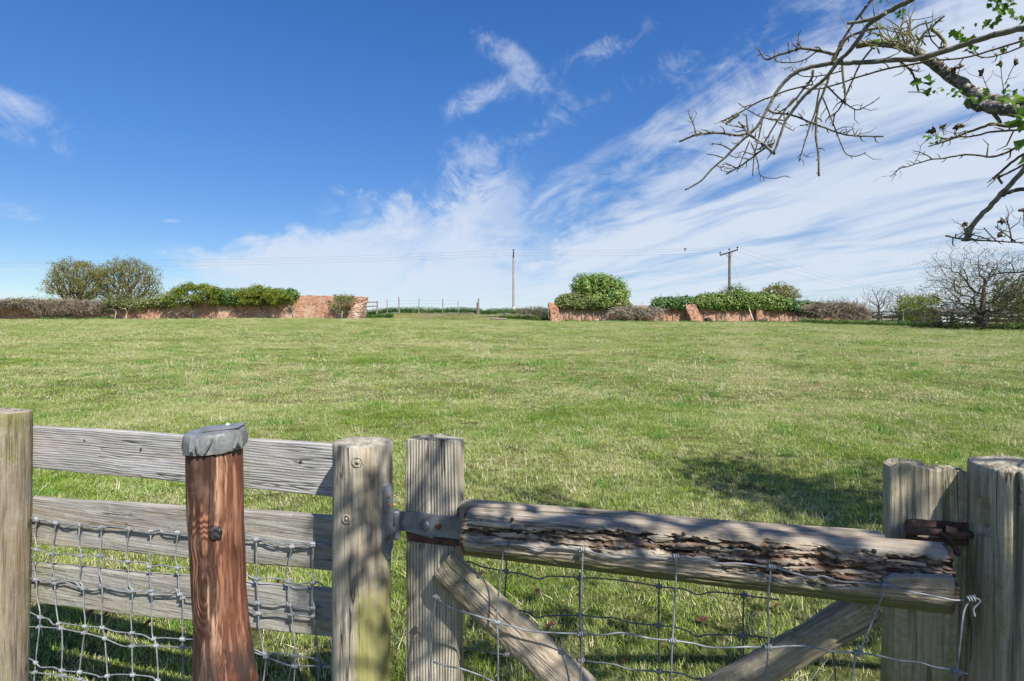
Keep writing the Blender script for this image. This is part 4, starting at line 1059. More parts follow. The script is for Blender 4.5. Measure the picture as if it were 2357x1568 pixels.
def prism(name, mat, parent, fr, pts, of, th, bev=0.0015):
    """plate with the outline pts (photo pixels) on the plane of in the frame, th thick towards the viewer"""
    mb = MB(); P0 = [fr.w(x, y, of) for x, y in pts]; c = sum(P0, Vector()) / len(P0); nv = -fr.y
    s0 = [p for p in P0]; s1 = [p + nv * (th - bev) for p in P0]; s2 = [p + nv * th + (c - p).normalized() * bev for p in P0]
    mb.loft([s0, s1, s2]); return mb.build(name, mat, parent, fixn=True)

# ------------------------------------------------------------------ the board fence on the left
lp = FE.w(10, 784, -.062); fence = thing('board_fence', (FE.w(420, 784).x, FE.w(420, 784).y, 0), 'grey three-board timber fence with wire netting left of the gate', 'fence')
post('post', M_POSTL, fence, lp, .074, EYE - .248 , alg=lambda a, f: .62 * sst(-.1, .75, math.cos(a)) * (1.0 - .25 * f) + (.15 if f > .97 else 0), seed=3.3, lean=(-.012, 0), wob=.07)['label'] = 'round grey post with green algae down its right side'
hc, hr = px_post(FE, 766, 902, -.060)
def hchip(a, f):
    return 1 + (.035 * sst(.84, .88, f) if math.cos(a - .35) > .5 else 0)
hpost = post('post', M_POST, fence, hc, hr, EYE - (1020 - 784) / F * hc.y, alg=lambda a, f: .95 * sst(.25, .85, math.cos(a + .55)) * (1 - sst(.62, .84, f)), seed=9.1, lean=(-.004, 0), top_tilt=(-.02, .0), chip=hchip, wob=.05, dome=.006)
hpost['label'] = 'thick hinge post with a split shoulder'
def board(pts, mat, seed, alg, x_end=None, name='board'):
    (xl, tl, bl), (xr, tr_, br) = pts
    a, b = FE.l(xl, tl), FE.l(xl, bl); c_, d_ = FE.l(xr, tr_), FE.l(xr, br)
    s0 = (c_.z - a.z) / (c_.x - a.x); s1 = (d_.z - b.z) / (d_.x - b.x)
    X0 = FE.l(20, 980).x; X1 = FE.l(830, 1030).x
    return plank(name, mat, fence, FE, X0, X1, a.z + s0 * (X0 - a.x), b.z + s1 * (X0 - a.x), a.z + s0 * (X1 - a.x), b.z + s1 * (X1 - a.x), 0.0, .026, alg, seed, ns=90)
b1 = board([(70, 981, 1077), (764, 1022, 1145)], M_BOARD, 1.0, lambda f, v: .55 * math.exp(-((f - .70) / .05) ** 2) + .1)
b2 = board([(66, 1145, 1252), (768, 1190, 1316)], M_BOARD2, 5.0, lambda f, v: .12 + .35 * math.exp(-((f - .03) / .06) ** 2) + .3 * sst(.25, .0, v))
b3 = board([(64, 1298, 1388), (772, 1360, 1470)], M_BOARD2, 8.0, lambda f, v: .25 + .3 * math.exp(-((f - .03) / .1) ** 2))
for (px, py) in ((196, 1014), (325, 1033), (693, 1062), (228, 1347)):
    pp = FE.w(px, py, 0.0); disc(b1 if py < 1100 else b3, 'nail', pp, -FE.y, .0042, M_RUST, .004)
# white bird dropping on the hinge post, old knots
disc(hpost, 'bird_dropping', Vector((hc.x + .012, hc.y - .005, EYE - (1020 - 784) / F * hc.y + .006)), Vector((0, 0, 1)), .013, M_WHITE, .005, 9)
def knot_on(parent, cen, r0, ang, z, r, mat=M_POST):
    p = Vector((cen.x + math.cos(ang) * r0 * .985, cen.y + math.sin(ang) * r0 * .985, z)); n_ = Vector((math.cos(ang), math.sin(ang), 0))
    mb = MB(); t = n_.orthogonal().normalized(); b = n_.cross(t); pts = [p + (t * math.cos(k * .5236) + b * math.sin(k * .5236)) * r + n_ * .001 for k in range(13)]
    mb.tube(pts, r * .22, 6); mb.tube([p - n_ * .01, p + n_ * .003], r * .5, 8); mb.build('knot', mat, parent, smooth=True)
def ang_for(cen, r, px):
    """angle on the post whose silhouette point lies at photo column px"""
    best = None
    for k in range(181):
        a = math.pi + math.pi * k / 180; x, y = cen.x + r * math.cos(a), cen.y + r * math.sin(a); q = CX + F * x / y
        if best is None or abs(q - px) < best[0]: best = (abs(q - px), a)
    return best[1]
knot_on(hpost, hc, hr, ang_for(hc, hr, 823), EYE - (1064 - 784) / F * (hc.y - hr), .012)
knot_on(hpost, hc, hr, ang_for(hc, hr, 797), EYE - (1196 - 784) / F * (hc.y - hr), .010)

# ------------------------------------------------------------------ netting
_knot = None
def knot_mesh(mat):
    global _knot
    if _knot is None:
        mb = MB(); pts = []
        for k in range(25):
            t = k / 24; a = t * 3 * 2 * math.pi; pts.append(Vector(((t - .5) * .014, math.cos(a) * .0050, math.sin(a) * .0050)))
        mb.tube(pts, .0024, 5); mb.tube([Vector((-.008, 0, 0)), Vector((.008, 0, 0))], .0034, 6); _knot = mb.mesh('knot', mat, True)
    return _knot
def netting(parent, name, fr, hs, vs, o, mat, conv, r=.0021, knots=True, kmat=None):
    e = bpy.data.objects.new(name, None); COL.objects.link(e); e.parent = parent; base = fr.w(*conv_of(hs[0][0], conv), o)
    WM[e.name] = Matrix.Translation(base); e.matrix_local = WM[parent.name].inverted() @ WM[e.name]; e.empty_display_size = .05
    H2 = []; V2 = []
    for src, dst, nm, extra in ((hs, H2, 'line_wire', 0.0), (vs, V2, 'stay_wire', -.004)):
        for w_ in src:
            px = [conv_of(p, conv) for p in w_]; dst.append(px)
            ph = R.uniform(0, 9)
            pts = ptpoly([fr.w(x, y, o + extra + .006 * nz(x * .02 + ph, y * .02)) for x, y in px], 4)
            mb = MB(); mb.tube(pts, r, 6); mb.build(nm, mat, e, smooth=True)
    if knots:
        km = knot_mesh(kmat or mat)
        for h in H2:
            for v in V2:
                for i in range(len(h) - 1):
                    done = False
                    for j in range(len(v) - 1):
                        q = isect(h[i], h[i + 1], v[j], v[j + 1])
                        if q:
                            wp = fr.w(q[0], q[1], o - .002); dv = fr.w(*h[i + 1], o) - fr.w(*h[i], o)
                            link('knot', km, e, Matrix.Translation(wp) @ dv.to_track_quat('X', 'Z').to_matrix().to_4x4() @ Matrix.Rotation(R.uniform(0, 6), 4, 'X')); done = True; break
                    if done: break
    return e
def conv_of(p, conv): return p[2](p[0], p[1]) if len(p) > 2 else (conv(p[0], p[1]) if conv else (p[0], p[1]))
def isect(a, b, c, d):
    r_ = (b[0] - a[0], b[1] - a[1]); s_ = (d[0] - c[0], d[1] - c[1]); den = r_[0] * s_[1] - r_[1] * s_[0]
    if abs(den) < 1e-9: return None
    t = ((c[0] - a[0]) * s_[1] - (c[1] - a[1]) * s_[0]) / den; u = ((c[0] - a[0]) * r_[1] - (c[1] - a[1]) * r_[0]) / den
    return (a[0] + r_[0] * t, a[1] + r_[1] * t) if 0 <= t < 1 and 0 <= u < 1 else None
HL = [[(60, 640), (150, 655), (205, 663), (270, 675), (300, 685), (380, 690), (440, 697), (565, 710), (720, 717), (840, 733), (900, 728), (1000, 740), (1150, 742)],
      [(60, 660), (150, 662), (300, 680), (360, 710), (440, 692), (560, 715), (620, 705), (720, 720), (830, 740), (890, 722), (930, 745), (1150, 748)],
      [(60, 815), (150, 825), (205, 833), (300, 858), (380, 857), (455, 870), (560, 868), (620, 890), (715, 903), (800, 905), (835, 930), (900, 920), (990, 935), (1160, 938)],
      [(60, 990), (150, 995), (205, 1005), (305, 1000), (400, 1000), (465, 1048), (570, 1035), (690, 1050), (740, 1068), (850, 1065), (940, 1070), (985, 1055), (1010, 1105), (1170, 1115)],
      [(60, 980), (150, 990), (300, 1020), (360, 1015), (460, 1050), (540, 1060), (570, 1040), (680, 1068), (820, 1068), (850, 1085), (1005, 1085), (1170, 1080)],
      [(60, 1140), (150, 1175), (225, 1210), (270, 1220), (300, 1252), (350, 1245), (475, 1262), (570, 1268), (640, 1290), (735, 1300), (800, 1310), (850, 1335), (900, 1325), (1030, 1333), (1180, 1335)],
      [(60, 1260), (160, 1265), (225, 1265), (345, 1275), (420, 1290), (480, 1300), (585, 1330), (680, 1370), (735, 1372), (870, 1370), (1025, 1380), (1180, 1382)],
      [(60, 1420), (160, 1440), (200, 1465), (230, 1490), (300, 1490), (345, 1508), (460, 1518), (540, 1535), (560, 1545), (640, 1530), (755, 1533), (850, 1545), (890, 1570), (1100, 1590)],
      [(60, 1515), (170, 1518), (205, 1520), (365, 1540), (450, 1560), (480, 1568), (700, 1600)]]
VL = [[(208, 655), (195, 750), (205, 833), (190, 920), (203, 1005), (208, 1100), (225, 1210), (205, 1400), (200, 1465), (185, 1620)],
      [(312, 680), (298, 780), (297, 858), (290, 930), (305, 1000), (310, 1120), (328, 1250), (345, 1285), (348, 1400), (345, 1508), (362, 1620)],
      [(445, 690), (440, 800), (455, 870), (445, 1000), (465, 1048), (468, 1160), (475, 1262), (445, 1500), (450, 1620)],
      [(567, 705), (560, 850), (553, 950), (570, 1035), (568, 1250), (585, 1330), (605, 1620)],
      [(722, 712), (705, 830), (715, 903), (720, 1030), (740, 1068), (730, 1200), (735, 1300), (740, 1530), (752, 1620)],
      [(842, 730), (835, 930), (840, 1060), (848, 1075), (848, 1300), (872, 1370), (885, 1620)],
      [(993, 737), (978, 880), (992, 935), (1000, 1080), (1020, 1108), (1018, 1330), (1022, 1620)]]
netting(fence, 'netting', FE, HL, VL, -.012, M_ZINC, z5)
HR = [[(60, 735), (180, 742), (260, 745), (330, 765), (400, 768), (510, 765), (640, 772), (720, 775)], [(60, 755), (180, 745), (280, 780), (330, 770), (390, 785), (520, 775), (640, 788), (720, 790)],
      [(60, 930), (120, 945), (185, 970), (280, 965), (370, 985), (430, 1000), (540, 990), (580, 1015), (640, 1030), (720, 1040)], [(60, 1090), (140, 1100), (195, 1110), (290, 1115), (350, 1105), (390, 1125), (520, 1140), (640, 1150), (720, 1155)],
      [(60, 1110), (140, 1140), (195, 1170), (300, 1165), (390, 1178), (510, 1190), (545, 1180), (580, 1205), (645, 1222), (720, 1230)], [(100, 1350), (180, 1385), (240, 1410), (310, 1400), (410, 1418), (545, 1440), (580, 1475), (645, 1500), (720, 1510)],
      [(150, 1390), (240, 1425), (330, 1460), (400, 1478), (550, 1478), (645, 1495), (720, 1500)]]
VR = [[(183, 738), (185, 970), (195, 1110), (200, 1250), (225, 1390), (240, 1420), (218, 1620)], [(395, 770), (365, 920), (372, 985), (375, 1100), (390, 1178), (410, 1418), (398, 1620)], [(515, 760), (512, 990), (508, 1080), (522, 1140), (520, 1190), (545, 1440), (550, 1478), (538, 1620)]]
netting(fence, 'netting', FE, HR, VR, -.012, M_ZINC, z6)

# ------------------------------------------------------------------ the red capped post
def red_post():
    c0 = P(497, 784, 1.10); d = c0.y
    o = thing('capped_post', (c0.x, c0.y, 0), 'red-brown oiled round post with a grey folded cap, before the fence', 'post')
    zt = EYE - (1020 - 784) / F * d; prof = [(1020, 428, 560), (1100, 429, 562), (1200, 432, 563), (1280, 437, 567), (1360, 440, 570), (1440, 444, 577), (1500, 442, 586), (1568, 440, 597), (1750, 436, 612)]
    mb = MB(); secs = []; n = 44; NS = 70
    for i in range(NS + 1):
        py = 1750 + (1008 - 1750) * i / NS; xl = lerp1([p[0] for p in prof], [p[1] for p in prof], py); xr = lerp1([p[0] for p in prof], [p[2] for p in prof], py)
        cx = ((xl + xr) / 2 - CX) / F * d; r = (xr - xl) / 2 / F * d / math.sqrt(1 + ((497 - CX) / F) ** 2); z = EYE - (py - CY) / F * d
        sec = []
        for k in range(n):
            a = 2 * math.pi * k / n; rr = r * (1 + .035 * nz(math.cos(a) * 1.4 + 4, math.sin(a) * 1.4, z * 4) + .012 * nz(math.cos(a) * 7, math.sin(a) * 7, z * 9))
            sec.append(Vector((cx - c0.x + math.cos(a) * rr, math.sin(a) * rr, z)))
        secs.append(sec)
    mb.loft(secs); body = mb.build('timber', M_RED, o, Matrix.Translation((c0.x, c0.y, 0)), smooth=True, fixn=True)
    # resin knot
    kp = ang = None
    r = (563 - 432) / 2 / F * d / math.sqrt(1 + ((497 - CX) / F) ** 2)
    a = ang_for(c0, r, 496); z = EYE - (1231 - 784) / F * (d - r); n_ = Vector((math.cos(a), math.sin(a), 0)); p = c0.copy(); p.z = z; p = p + n_ * r * .97
    mb = MB(); t = Vector((0, 0, 1)); b = n_.cross(t); secs = []
    for k, (rr, hh) in enumerate(((1.0, -.006), (.9, .003), (.6, .005), (.25, .004))):
        secs.append([p + (b * math.cos(q) * .0125 + t * math.sin(q) * .0165) * rr * (1 + .22 * nz(math.cos(q) * 2, math.sin(q) * 2, 5)) + n_ * (hh + .002 * nz(q * 3, k * 2)) for q in [2 * math.pi * j / 18 for j in range(18)]])
    mb.loft(secs); mb.build('resin_knot', M_RESIN, o, smooth=True, fixn=True)
    # cap: flat top, folded skirt with pleats
    cap = MB(); n = 110; R0 = .0545; tilt = .055
    ztop = EYE - (990 - 784) / F * d; secs = []
    facets = [.98, 1.03, .99, 1.04, 1.0, 1.03, .98, 1.02]
    def ring(rad, z, pleat, jag=0.0):
        l = []
        for k in range(n):
            a = 2 * math.pi * k / n; fa = a / (2 * math.pi) * 8; i0 = int(fa) % 8; fr_ = fa - int(fa)
            rr = rad * (facets[i0] * (1 - fr_) + facets[(i0 + 1) % 8] * fr_) * (math.cos(math.pi / 8) / math.cos((a % (math.pi / 4)) - math.pi / 8)) ** .55
            pl = pleat * (.5 + .5 * math.cos(a * 7 + 1.1)) ** 18 + pleat * .6 * nz(a * 3, z * 60)
            x, y = math.cos(a) * (rr + pl), math.sin(a) * (rr + pl)
            l.append(Vector((c0.x - .001 + x, c0.y + y, z + tilt * x + .06 * y + jag * nz(a * 4, 3))))
        return l
    for rad, z, pl, jg in ((R0 * 1.01, ztop - .036, .003, .002), (R0 * 1.03, ztop - .025, .0035, .001), (R0 * 1.02, ztop - .012, .0025, 0), (R0 * 1.0, ztop - .003, .001, 0), (R0 * .975, ztop, .001, 0), (R0 * .8, ztop + .002, 0, 0), (R0 * .4, ztop + .003, 0, 0), (R0 * .03, ztop + .003, 0, 0)):
        secs.append(ring(rad, z, pl, jg))
    cap.loft(secs, cap=True); capo = cap.build('cap', M_SHEET, o, smooth=True, fixn=True); capo.data.set_sharp_from_angle(angle=math.radians(28))
    # second folded sheet on the top, pleat flaps and tacks
    fl = MB(); zt_ = ztop + .004
    pts = [(-.008, -.034), (.050, -.012), (.044, .032), (-.030, .016)]
    fl.loft([[Vector((c0.x + x, c0.y + y, zt_ + tilt * x + .06 * y)) for x, y in pts], [Vector((c0.x + x, c0.y + y, zt_ + .002 + tilt * x + .06 * y)) for x, y in pts]]); fl.build('top_flap', M_SHEET, capo, fixn=True)
    for px, dx in ((452, .004), (488, -.010), (552, -.012)):
        a = ang_for(c0, R0 * 1.08, px); n_ = Vector((math.cos(a), math.sin(a), 0)); b = Vector((-n_.y, n_.x, 0)); zc = ztop + tilt * math.cos(a) * R0 + .06 * math.sin(a) * R0
        base = Vector((c0.x, c0.y, zc)) + n_ * R0 * 1.045
        f2 = MB(); f2.tube([base + Vector((0, 0, -.004)), base + b * dx * .6 + Vector((0, 0, -.016)) + n_ * .003, base + b * dx * 1.2 + Vector((0, 0, -.031)) + n_ * .002], [.0025, .0034, .002], 5); f2.build('pleat', M_SHEET, capo)
        if px != 488:
            disc(capo, 'tack', base + b * (-.007 if px == 452 else -.003) + Vector((0, 0, -.022)) + n_ * .004, n_, .0038, M_TACK, .003, 10, False)
    disc(capo, 'bird_dropping', Vector((c0.x + .014, c0.y + .018, ztop + .005)), Vector((0, 0, 1)), .004, M_WHITE, .006, 7)
red_post()

# ------------------------------------------------------------------ the gate
g0 = GA.w(990, 784); gate = thing('field_gate', (GA.w(1600, 784).x, GA.w(1600, 784).y, 0), 'weathered wooden field gate with rotten half-round top rail and wire netting', 'gate')
def upright(name, mat, parent, fr, pxl, pxr, py, o, thick, alg, seed, zb=.1, rag=.004, lean=0.0, n=24, ns=60, back_round=0.0, tops=None, label=None):
    """flat-faced upright board; local z up the grain"""
    a = fr.l(pxl, py, o); b = fr.l(pxr, py, o); w_ = b.x - a.x; zt = a.z; H = zt - zb; mb = MB(); secs = []; av = []; eg = []
    base = rrect(w_ / 2, thick / 2, .006)   # x, y
    dense = []
    for k in range(len(base)):
        p, q = base[k], base[(k + 1) % len(base)]; m = 16 if math.hypot(p[0] - q[0], p[1] - q[1]) > .05 else 1
        for j in range(m): dense.append((p[0] + (q[0] - p[0]) * j / m, p[1] + (q[1] - p[1]) * j / m))
    def back(x, y): return y + back_round * (1 - (2 * x / w_) ** 2) * (1 if y > 0 else 0)
    def topz(x, y):
        t = (tops((x / w_) + .5) if tops else 0.0); return t + rag * (nz(x * 60 + seed, y * 40) + .6 * nz(x * 170, y * 90 + seed))
    for i in range(ns + 1):
        f = i / ns; sec = []
        for x, y in dense:
            wv = .0030 * nz(x * 60 + seed, f * 5, y * 30) + .0016 * nz(x * 160, f * 6, seed)
            z = H * f + (topz(x, y) * sst(.90, 1, f))
            sec.append(Vector((x + lean * (1 - f) + .003 * nz(f * 4, seed, 2 if x > 0 else 5), back(x, y) + wv, float(z)))); av.append(clampf(alg(x / w_ + .5, f), 0, 1)); eg.append(0.0)
        secs.append(sec)
    for kk in (.9, .55, .2):
        sec = []
        for x, y in dense: sec.append(Vector((x * kk, back(x, y) * (kk if back_round == 0 else 1) if kk < .9 else back(x, y) * .9, H + topz(x, y) + .002 + back_round * .10 * (1 - kk)))); av.append(.3)
        secs.append(sec)
    mb.loft(secs, alg=av, endg=eg); oc = Vector(((a.x + b.x) / 2, o + thick / 2, zb))
    ob = mb.build(name, mat, parent, fr.M @ Matrix.Translation(oc), smooth=False, fixn=True)
    if label: ob['label'] = label
    return ob
upright('stile', M_POSTG, gate, GA, 933, 1052, 1012, .02, .06, lambda u, f: .30 * sst(.6, .2, f) + .35 * sst(.85, 1, u) * sst(.75, .6, f), 2.2, lean=-.002, back_round=.028, label='ridged hinge stile with a rounded top')
upright('stile', M_STILE, gate, GA, 2050, 2236, 1072, .085, .05, lambda u, f: .35 + .45 * sst(.75, .4, f), 6.4, lean=-.012, rag=.007, tops=lambda u: -.012 * sst(.5, 1, u) + .006 * math.sin(u * 9), label='broad latch stile split along its grain')

# top rail: half round, rotten along its face
SPL = []
def rail():
    x0 = GA.l(1064, 1200, -.05).x; x1 = GA.l(2198, 1340, -.05).x; L = x1 - x0; ns = 300; n = 76
    ztl = EYE - .428; ztr = GA.l(2198, 1262, -.035).z; zbl = GA.l(1064, 1283, -.03).z; zbr = GA.l(2198, 1422, -.03).z
    oc = Vector(((x0 + x1) / 2, 0, (ztl + zbr) / 2)); mb = MB(); secs = []; rot = []; alg = []
    cx_ = [0, .06, .12, .2, .35, .45, .55, .65, .72, .8, .86, .92, 1.0]
    cvv = [.40, .38, .36, .35, .31, .29, .33, .39, .41, .41, .37, .30, .28]
    cw = [.07, .11, .13, .15, .17, .18, .21, .24, .27, .28, .25, .18, .12]
    for i in range(ns + 1):
        f = i / ns; x = -L / 2 + L * f; zt = ztl + (ztr - ztl) * f - oc.z; zb = zbl + (zbr - zbl) * f - oc.z; hz = (zt - zb) / 2; cz = (zt + zb) / 2; sec = []
        c_ = lerp1(cx_, cvv, f) + .035 * nz(f * 9, 2); w_ = lerp1(cx_, cw, f) * (1 + .45 * nz(f * 14, 5) + .25 * nz(f * 41, 8))
        for k in range(n):
            if k < 60:
                a = math.pi / 2 + math.pi * (k / 59); y = math.cos(a) * .062; z = math.sin(a) * hz
                # flatten the half round a little
                y = -abs(y) ** .8 * (.062 ** .2); v = .5 - z / (2 * hz)
                tt = abs(v - c_) / max(w_, .01)
                tt += .30 * nz(f * 34, v * 9, 6) + .22 * nz(f * 90, v * 26, 7); m = float(1 - sst(.55, 1.15, tt))
                fibn = nz(f * 26, v * 45, 1) * .6 + nz(f * 80, v * 90, 4) * .5
                stp = round((nz(f * 9, v * 14, 15) + .5) * 3.5) / 3.5
                dep = m * (.006 + .024 * stp + .022 * fibn)
                surf = .0035 * nz(f * 12, v * 18, 8) + .0018 * nz(f * 40, v * 60, 9) + .0006 * nz(f * 20, v * 160, 2)
                crack = .010 * math.exp(-((v - .80 - .012 * nz(f * 6, 11)) / .010) ** 2) * (1 if f > .5 else .0) + .008 * math.exp(-((v - .20 - .03 * nz(f * 5, 14)) / .012) ** 2)
                y += max(0.0, dep) + surf + crack
                rv = m * (.62 + .5 * nz(f * 13, v * 22, 19) + .35 * fibn) + .35 * float(sst(.9, 2.1, 2.6 - tt)) * .0
                rv = max(rv, .8 * float(sst(.015, .0, f)), .85 * float(sst(.985, 1, f)), min(1, crack * 70))
                al = float(sst(.60, .95, v)) * (1.05) + .12
            else:
                q = (k - 59) / (n - 59); z = -hz + 2 * hz * q; y = .004; rv = 0; al = .3
            ex = (.006 * nz(z * 90, y * 60, i) if i in (0, ns) else 0)
            sec.append(Vector((x + ex, y, cz + z))); rot.append(rv); alg.append(al)
        secs.append(sec)
    for e, kk in ((1, .93), (1, .6), (1, .2)):
        s0 = secs[ns]; c0 = sum(s0, Vector()) / n
        secs.append([c0 + (p - c0) * kk + Vector((.002 - .006 * nz(p.z * 120, p.y * 30, kk), 0, 0)) for p in s0]); rot += [.75] * n; alg += [.2] * n
    for _ in range(34):                                         # torn fibres standing in the hollow
        f = R.uniform(.05, .93); c_ = lerp1(cx_, cvv, f); w_ = lerp1(cx_, cw, f); v = c_ + R.uniform(-.8, .8) * w_; x = -L / 2 + L * f
        zt = ztl + (ztr - ztl) * f - oc.z; zb = zbl + (zbr - zbl) * f - oc.z; hz = (zt - zb) / 2; z = (zt + zb) / 2 + hz * (1 - 2 * v)
        l = R.uniform(.012, .045); th = R.uniform(.0012, .0032); y = -.052 * math.cos(math.asin(clampf(1 - 2 * v, -1, 1))) + R.uniform(-.004, .010); sl = (ztr - ztl) / L
        s2 = MB(); s2.loft([[Vector((x + l * t_, y + R.uniform(-.003, .003) + cy * k_, z + sl * l * t_ + R.gauss(0, .002) + cz_ * k_)) for cy, cz_ in ((-th, 0), (0, th * 1.6), (th, 0), (0, -th * 1.6))] for t_, k_ in ((-1, .15), (-.4, 1), (.3, .9), (1, .1))], rot=R.choice((.0, .3, .9)))
        SPL.append(s2)
    mb.loft(secs, rot=rot, alg=alg)
    for s2 in SPL: s2.build('splinter', M_RAIL, gate, GA.M @ Matrix.Translation(oc), fixn=True)
    r_ = mb.build('top_rail', M_RAIL, gate, GA.M @ Matrix.Translation(oc), smooth=False, fixn=True); r_['label'] = 'half-round top rail with a long rotten brown hollow'
    return r_
RAIL = rail()
# flat plank behind the top rail
a = GA.l(1062, 1156, .012); b = GA.l(2036, 1233, .012)
pb = plank('back_plank', M_RAIL, gate, GA, a.x, b.x, a.z, a.z - .09, b.z, b.z - .09, .008, .04, lambda f, v: .2, 12.0, ns=80, end_rag=.002)
# grey sliver and loose splinters
def sliver(name, pts, of, th, seed):
    mb = MB(); N = 26; secs = []; av = []
    for i in range(N + 1):
        f = i / N; px = pts[0][0] + (pts[1][0] - pts[0][0]) * f; yt = pts[0][1] + (pts[1][1] - pts[0][1]) * f; hb = (pts[2] * (1 - f) + pts[3] * f) * (.25 + .75 * sst(0, .18, f))
        j = 4 * nz(f * 9 + seed, 3)
        tp = GA.l(px, yt + j + (pts[2] - hb) * .5, of); bt = GA.l(px, yt + hb + j * .4 + (pts[2] - hb) * .5, of)
        sec = []
        for (u, w_) in ((0, 0), (.12, -.9), (.5, -1), (.88, -.9), (1, 0), (.5, .3)):
            sec.append(Vector((tp.x, of + th * w_ + .001 * nz(f * 20, u * 9, seed), tp.z + (bt.z - tp.z) * u)))
        secs.append(sec)
    mb.loft(secs); mb.build(name, M_BOARD2 if seed == 1 else M_RAIL, gate, GA.M, fixn=True)
sliver('splinter', ((2030, 1318), (2190, 1322), 34, 34), -.052, .012, 1)
sliver('splinter', ((1080, 1196), (1175, 1206), 9, 12), -.050, .010, 2)
for px, py in ((1179, 1195), (1212, 1228), (1573, 1229), (2011, 1268), (1108, 1318)):
    disc(RAIL if px > 1110 else gate, 'nail', GA.w(px, py, -.050 if px > 1110 else -.03), -GA.y, .0048, M_RUST, .006)
prism('metal_plate', M_STEEL, gate, GA, [(1150, 1200), (1233, 1212), (1234, 1233), (1150, 1222)], -.028, .004)

def brace(name, p0, p1, wpx0, wpx1, o, thick, seed, alg=.35):
    A_, B_ = GA.l(*p0, o), GA.l(*p1, o); v = Vector((B_.x - A_.x, 0, B_.z - A_.z)); L = v.length; ang = math.atan2(v.z, v.x); dm = GA.w(*p0, o).y
    hz = wpx0 / F * dm / 2; mb = MB(); secs = []; av = []; ns = 70
    for i in range(ns + 1):
        f = i / ns; x = -L / 2 + L * f; sec = []
        hh = hz * (1 + (wpx1 / wpx0 - 1) * f)
        k0 = (.80 + .2 * sst(0, .04, f))
        for k in range(44):
            if k < 34:
                a = math.pi / 2 + math.pi * k / 33; y = -abs(math.cos(a)) ** .7 * thick * k0; z = math.sin(a) * hh
            else:
                q = (k - 33) / 11; y = 0.006; z = -hh + 2 * hh * q
            y += .003 * nz(f * 9 + seed, z * 60, 1) + .0014 * nz(f * 30, z * 160, seed); z += .004 * nz(f * 5, seed, 1 if z > 0 else 4)
            cr = .010 * math.exp(-((z / hh - .45 - .12 * nz(f * 4, seed)) / .05) ** 2) * float(sst(.5, .25, f)); y += cr * (1 if k < 34 else 0)
            sec.append(Vector((x + (.005 * nz(z * 90, y * 90, 2) if i in (0, ns) else 0), y, z))); av.append(clampf(alg + .3 * nz(f * 4, z * 20, seed), 0, 1))
        secs.append(sec)
    mb.loft(secs, alg=av); oc = Vector(((A_.x + B_.x) / 2, o, (A_.z + B_.z) / 2))
    ob = mb.build(name, M_RAIL, gate, GA.M @ Matrix.Translation(oc) @ Matrix.Rotation(-ang, 4, 'Y'), smooth=False, fixn=True); ob['label'] = 'half-round diagonal brace'
brace('brace', (1022, 1296), (1420, 1668), 78, 92, -.004, .042, 3.0)
brace('brace', (2010, 1385), (1520, 1668), 78, 82, .075, .042, 7.0, .5)

# hinge: plate on the post, strap on the stile
hp = MB(); a0 = ang_for(hc, hr * 1.0, 891)
n_ = Vector((math.cos(a0), math.sin(a0), 0)); t_ = Vector((-n_.y, n_.x, 0)); pz0 = EYE - (1285 - 784) / F * (hc.y - hr * .5); pz1 = EYE - (1118 - 784) / F * (hc.y - hr * .5)
pc = Vector((hc.x, hc.y, 0)) + n_ * (hr + .002); w0 = .022
hp.loft([[pc + t_ * (s_ * w0 * k) + n_ * h + Vector((0, 0, z)) for s_, h in ((-1, -.006), (1, -.006), (1, .004), (-1, .004))] for z, k in ((pz0 - .006, .15), (pz0 + .02, .9), (pz1 - .01, 1), (pz1, .85))])
hpl = hp.build('hinge_plate', M_STEEL, fence, fixn=True)
for z in (pz1 - .030, pz1 - .052, pz0 + .05): disc(hpl, 'screw', pc + t_ * R.uniform(-.005, .005) + n_ * .004 + Vector((0, 0, z)), n_, .0055, M_RUSTR, .003)
strap = prism('hinge_strap', M_STEEL, gate, GA, [(912, 1176), (955, 1178), (1066, 1190), (1068, 1241), (1002, 1233), (998, 1238), (938, 1222), (912, 1220)], .018, .006)
mb = MB(); bc = GA.w(912, 1200, .0); zb_, zt_ = GA.w(912, 1238, 0).z, GA.w(912, 1178, 0).z
mb.tube([Vector((bc.x, bc.y, z)) for z in (zb_ - .004, zb_, zb_ + .012, zb_ + .0121, zt_, zt_ + .004)], [.008, .0125, .0125, .0115, .0115, .008], 16); mb.build('hinge_barrel', M_STEEL, gate, smooth=False)
mb = MB(); s0 = Vector((bc.x, bc.y, (zb_ + zt_) / 2 - .01)); mb.tube([s0, pc + Vector((0, 0, (zb_ + zt_) / 2 - .01))], .009, 8); mb.build('hinge_pin_arm', M_STEEL, hpl)
mb = MB(); q = GA.w(979, 1210, .012); mb.tube([q, q - GA.y * .003, q - GA.y * .006, q - GA.y * .008], [.0145, .0135, .009, .002], 16); mb.build('bolt_head', M_STEEL, strap, smooth=True)
disc(strap, 'screw', GA.w(1009, 1211, .012), -GA.y, .009, M_RUSTR, .004)
prism('rusty_plate', M_RUST, gate, GA, [(938, 1223), (1002, 1236), (1062, 1243), (1062, 1255), (1050, 1258), (940, 1244)], .0185, .004)

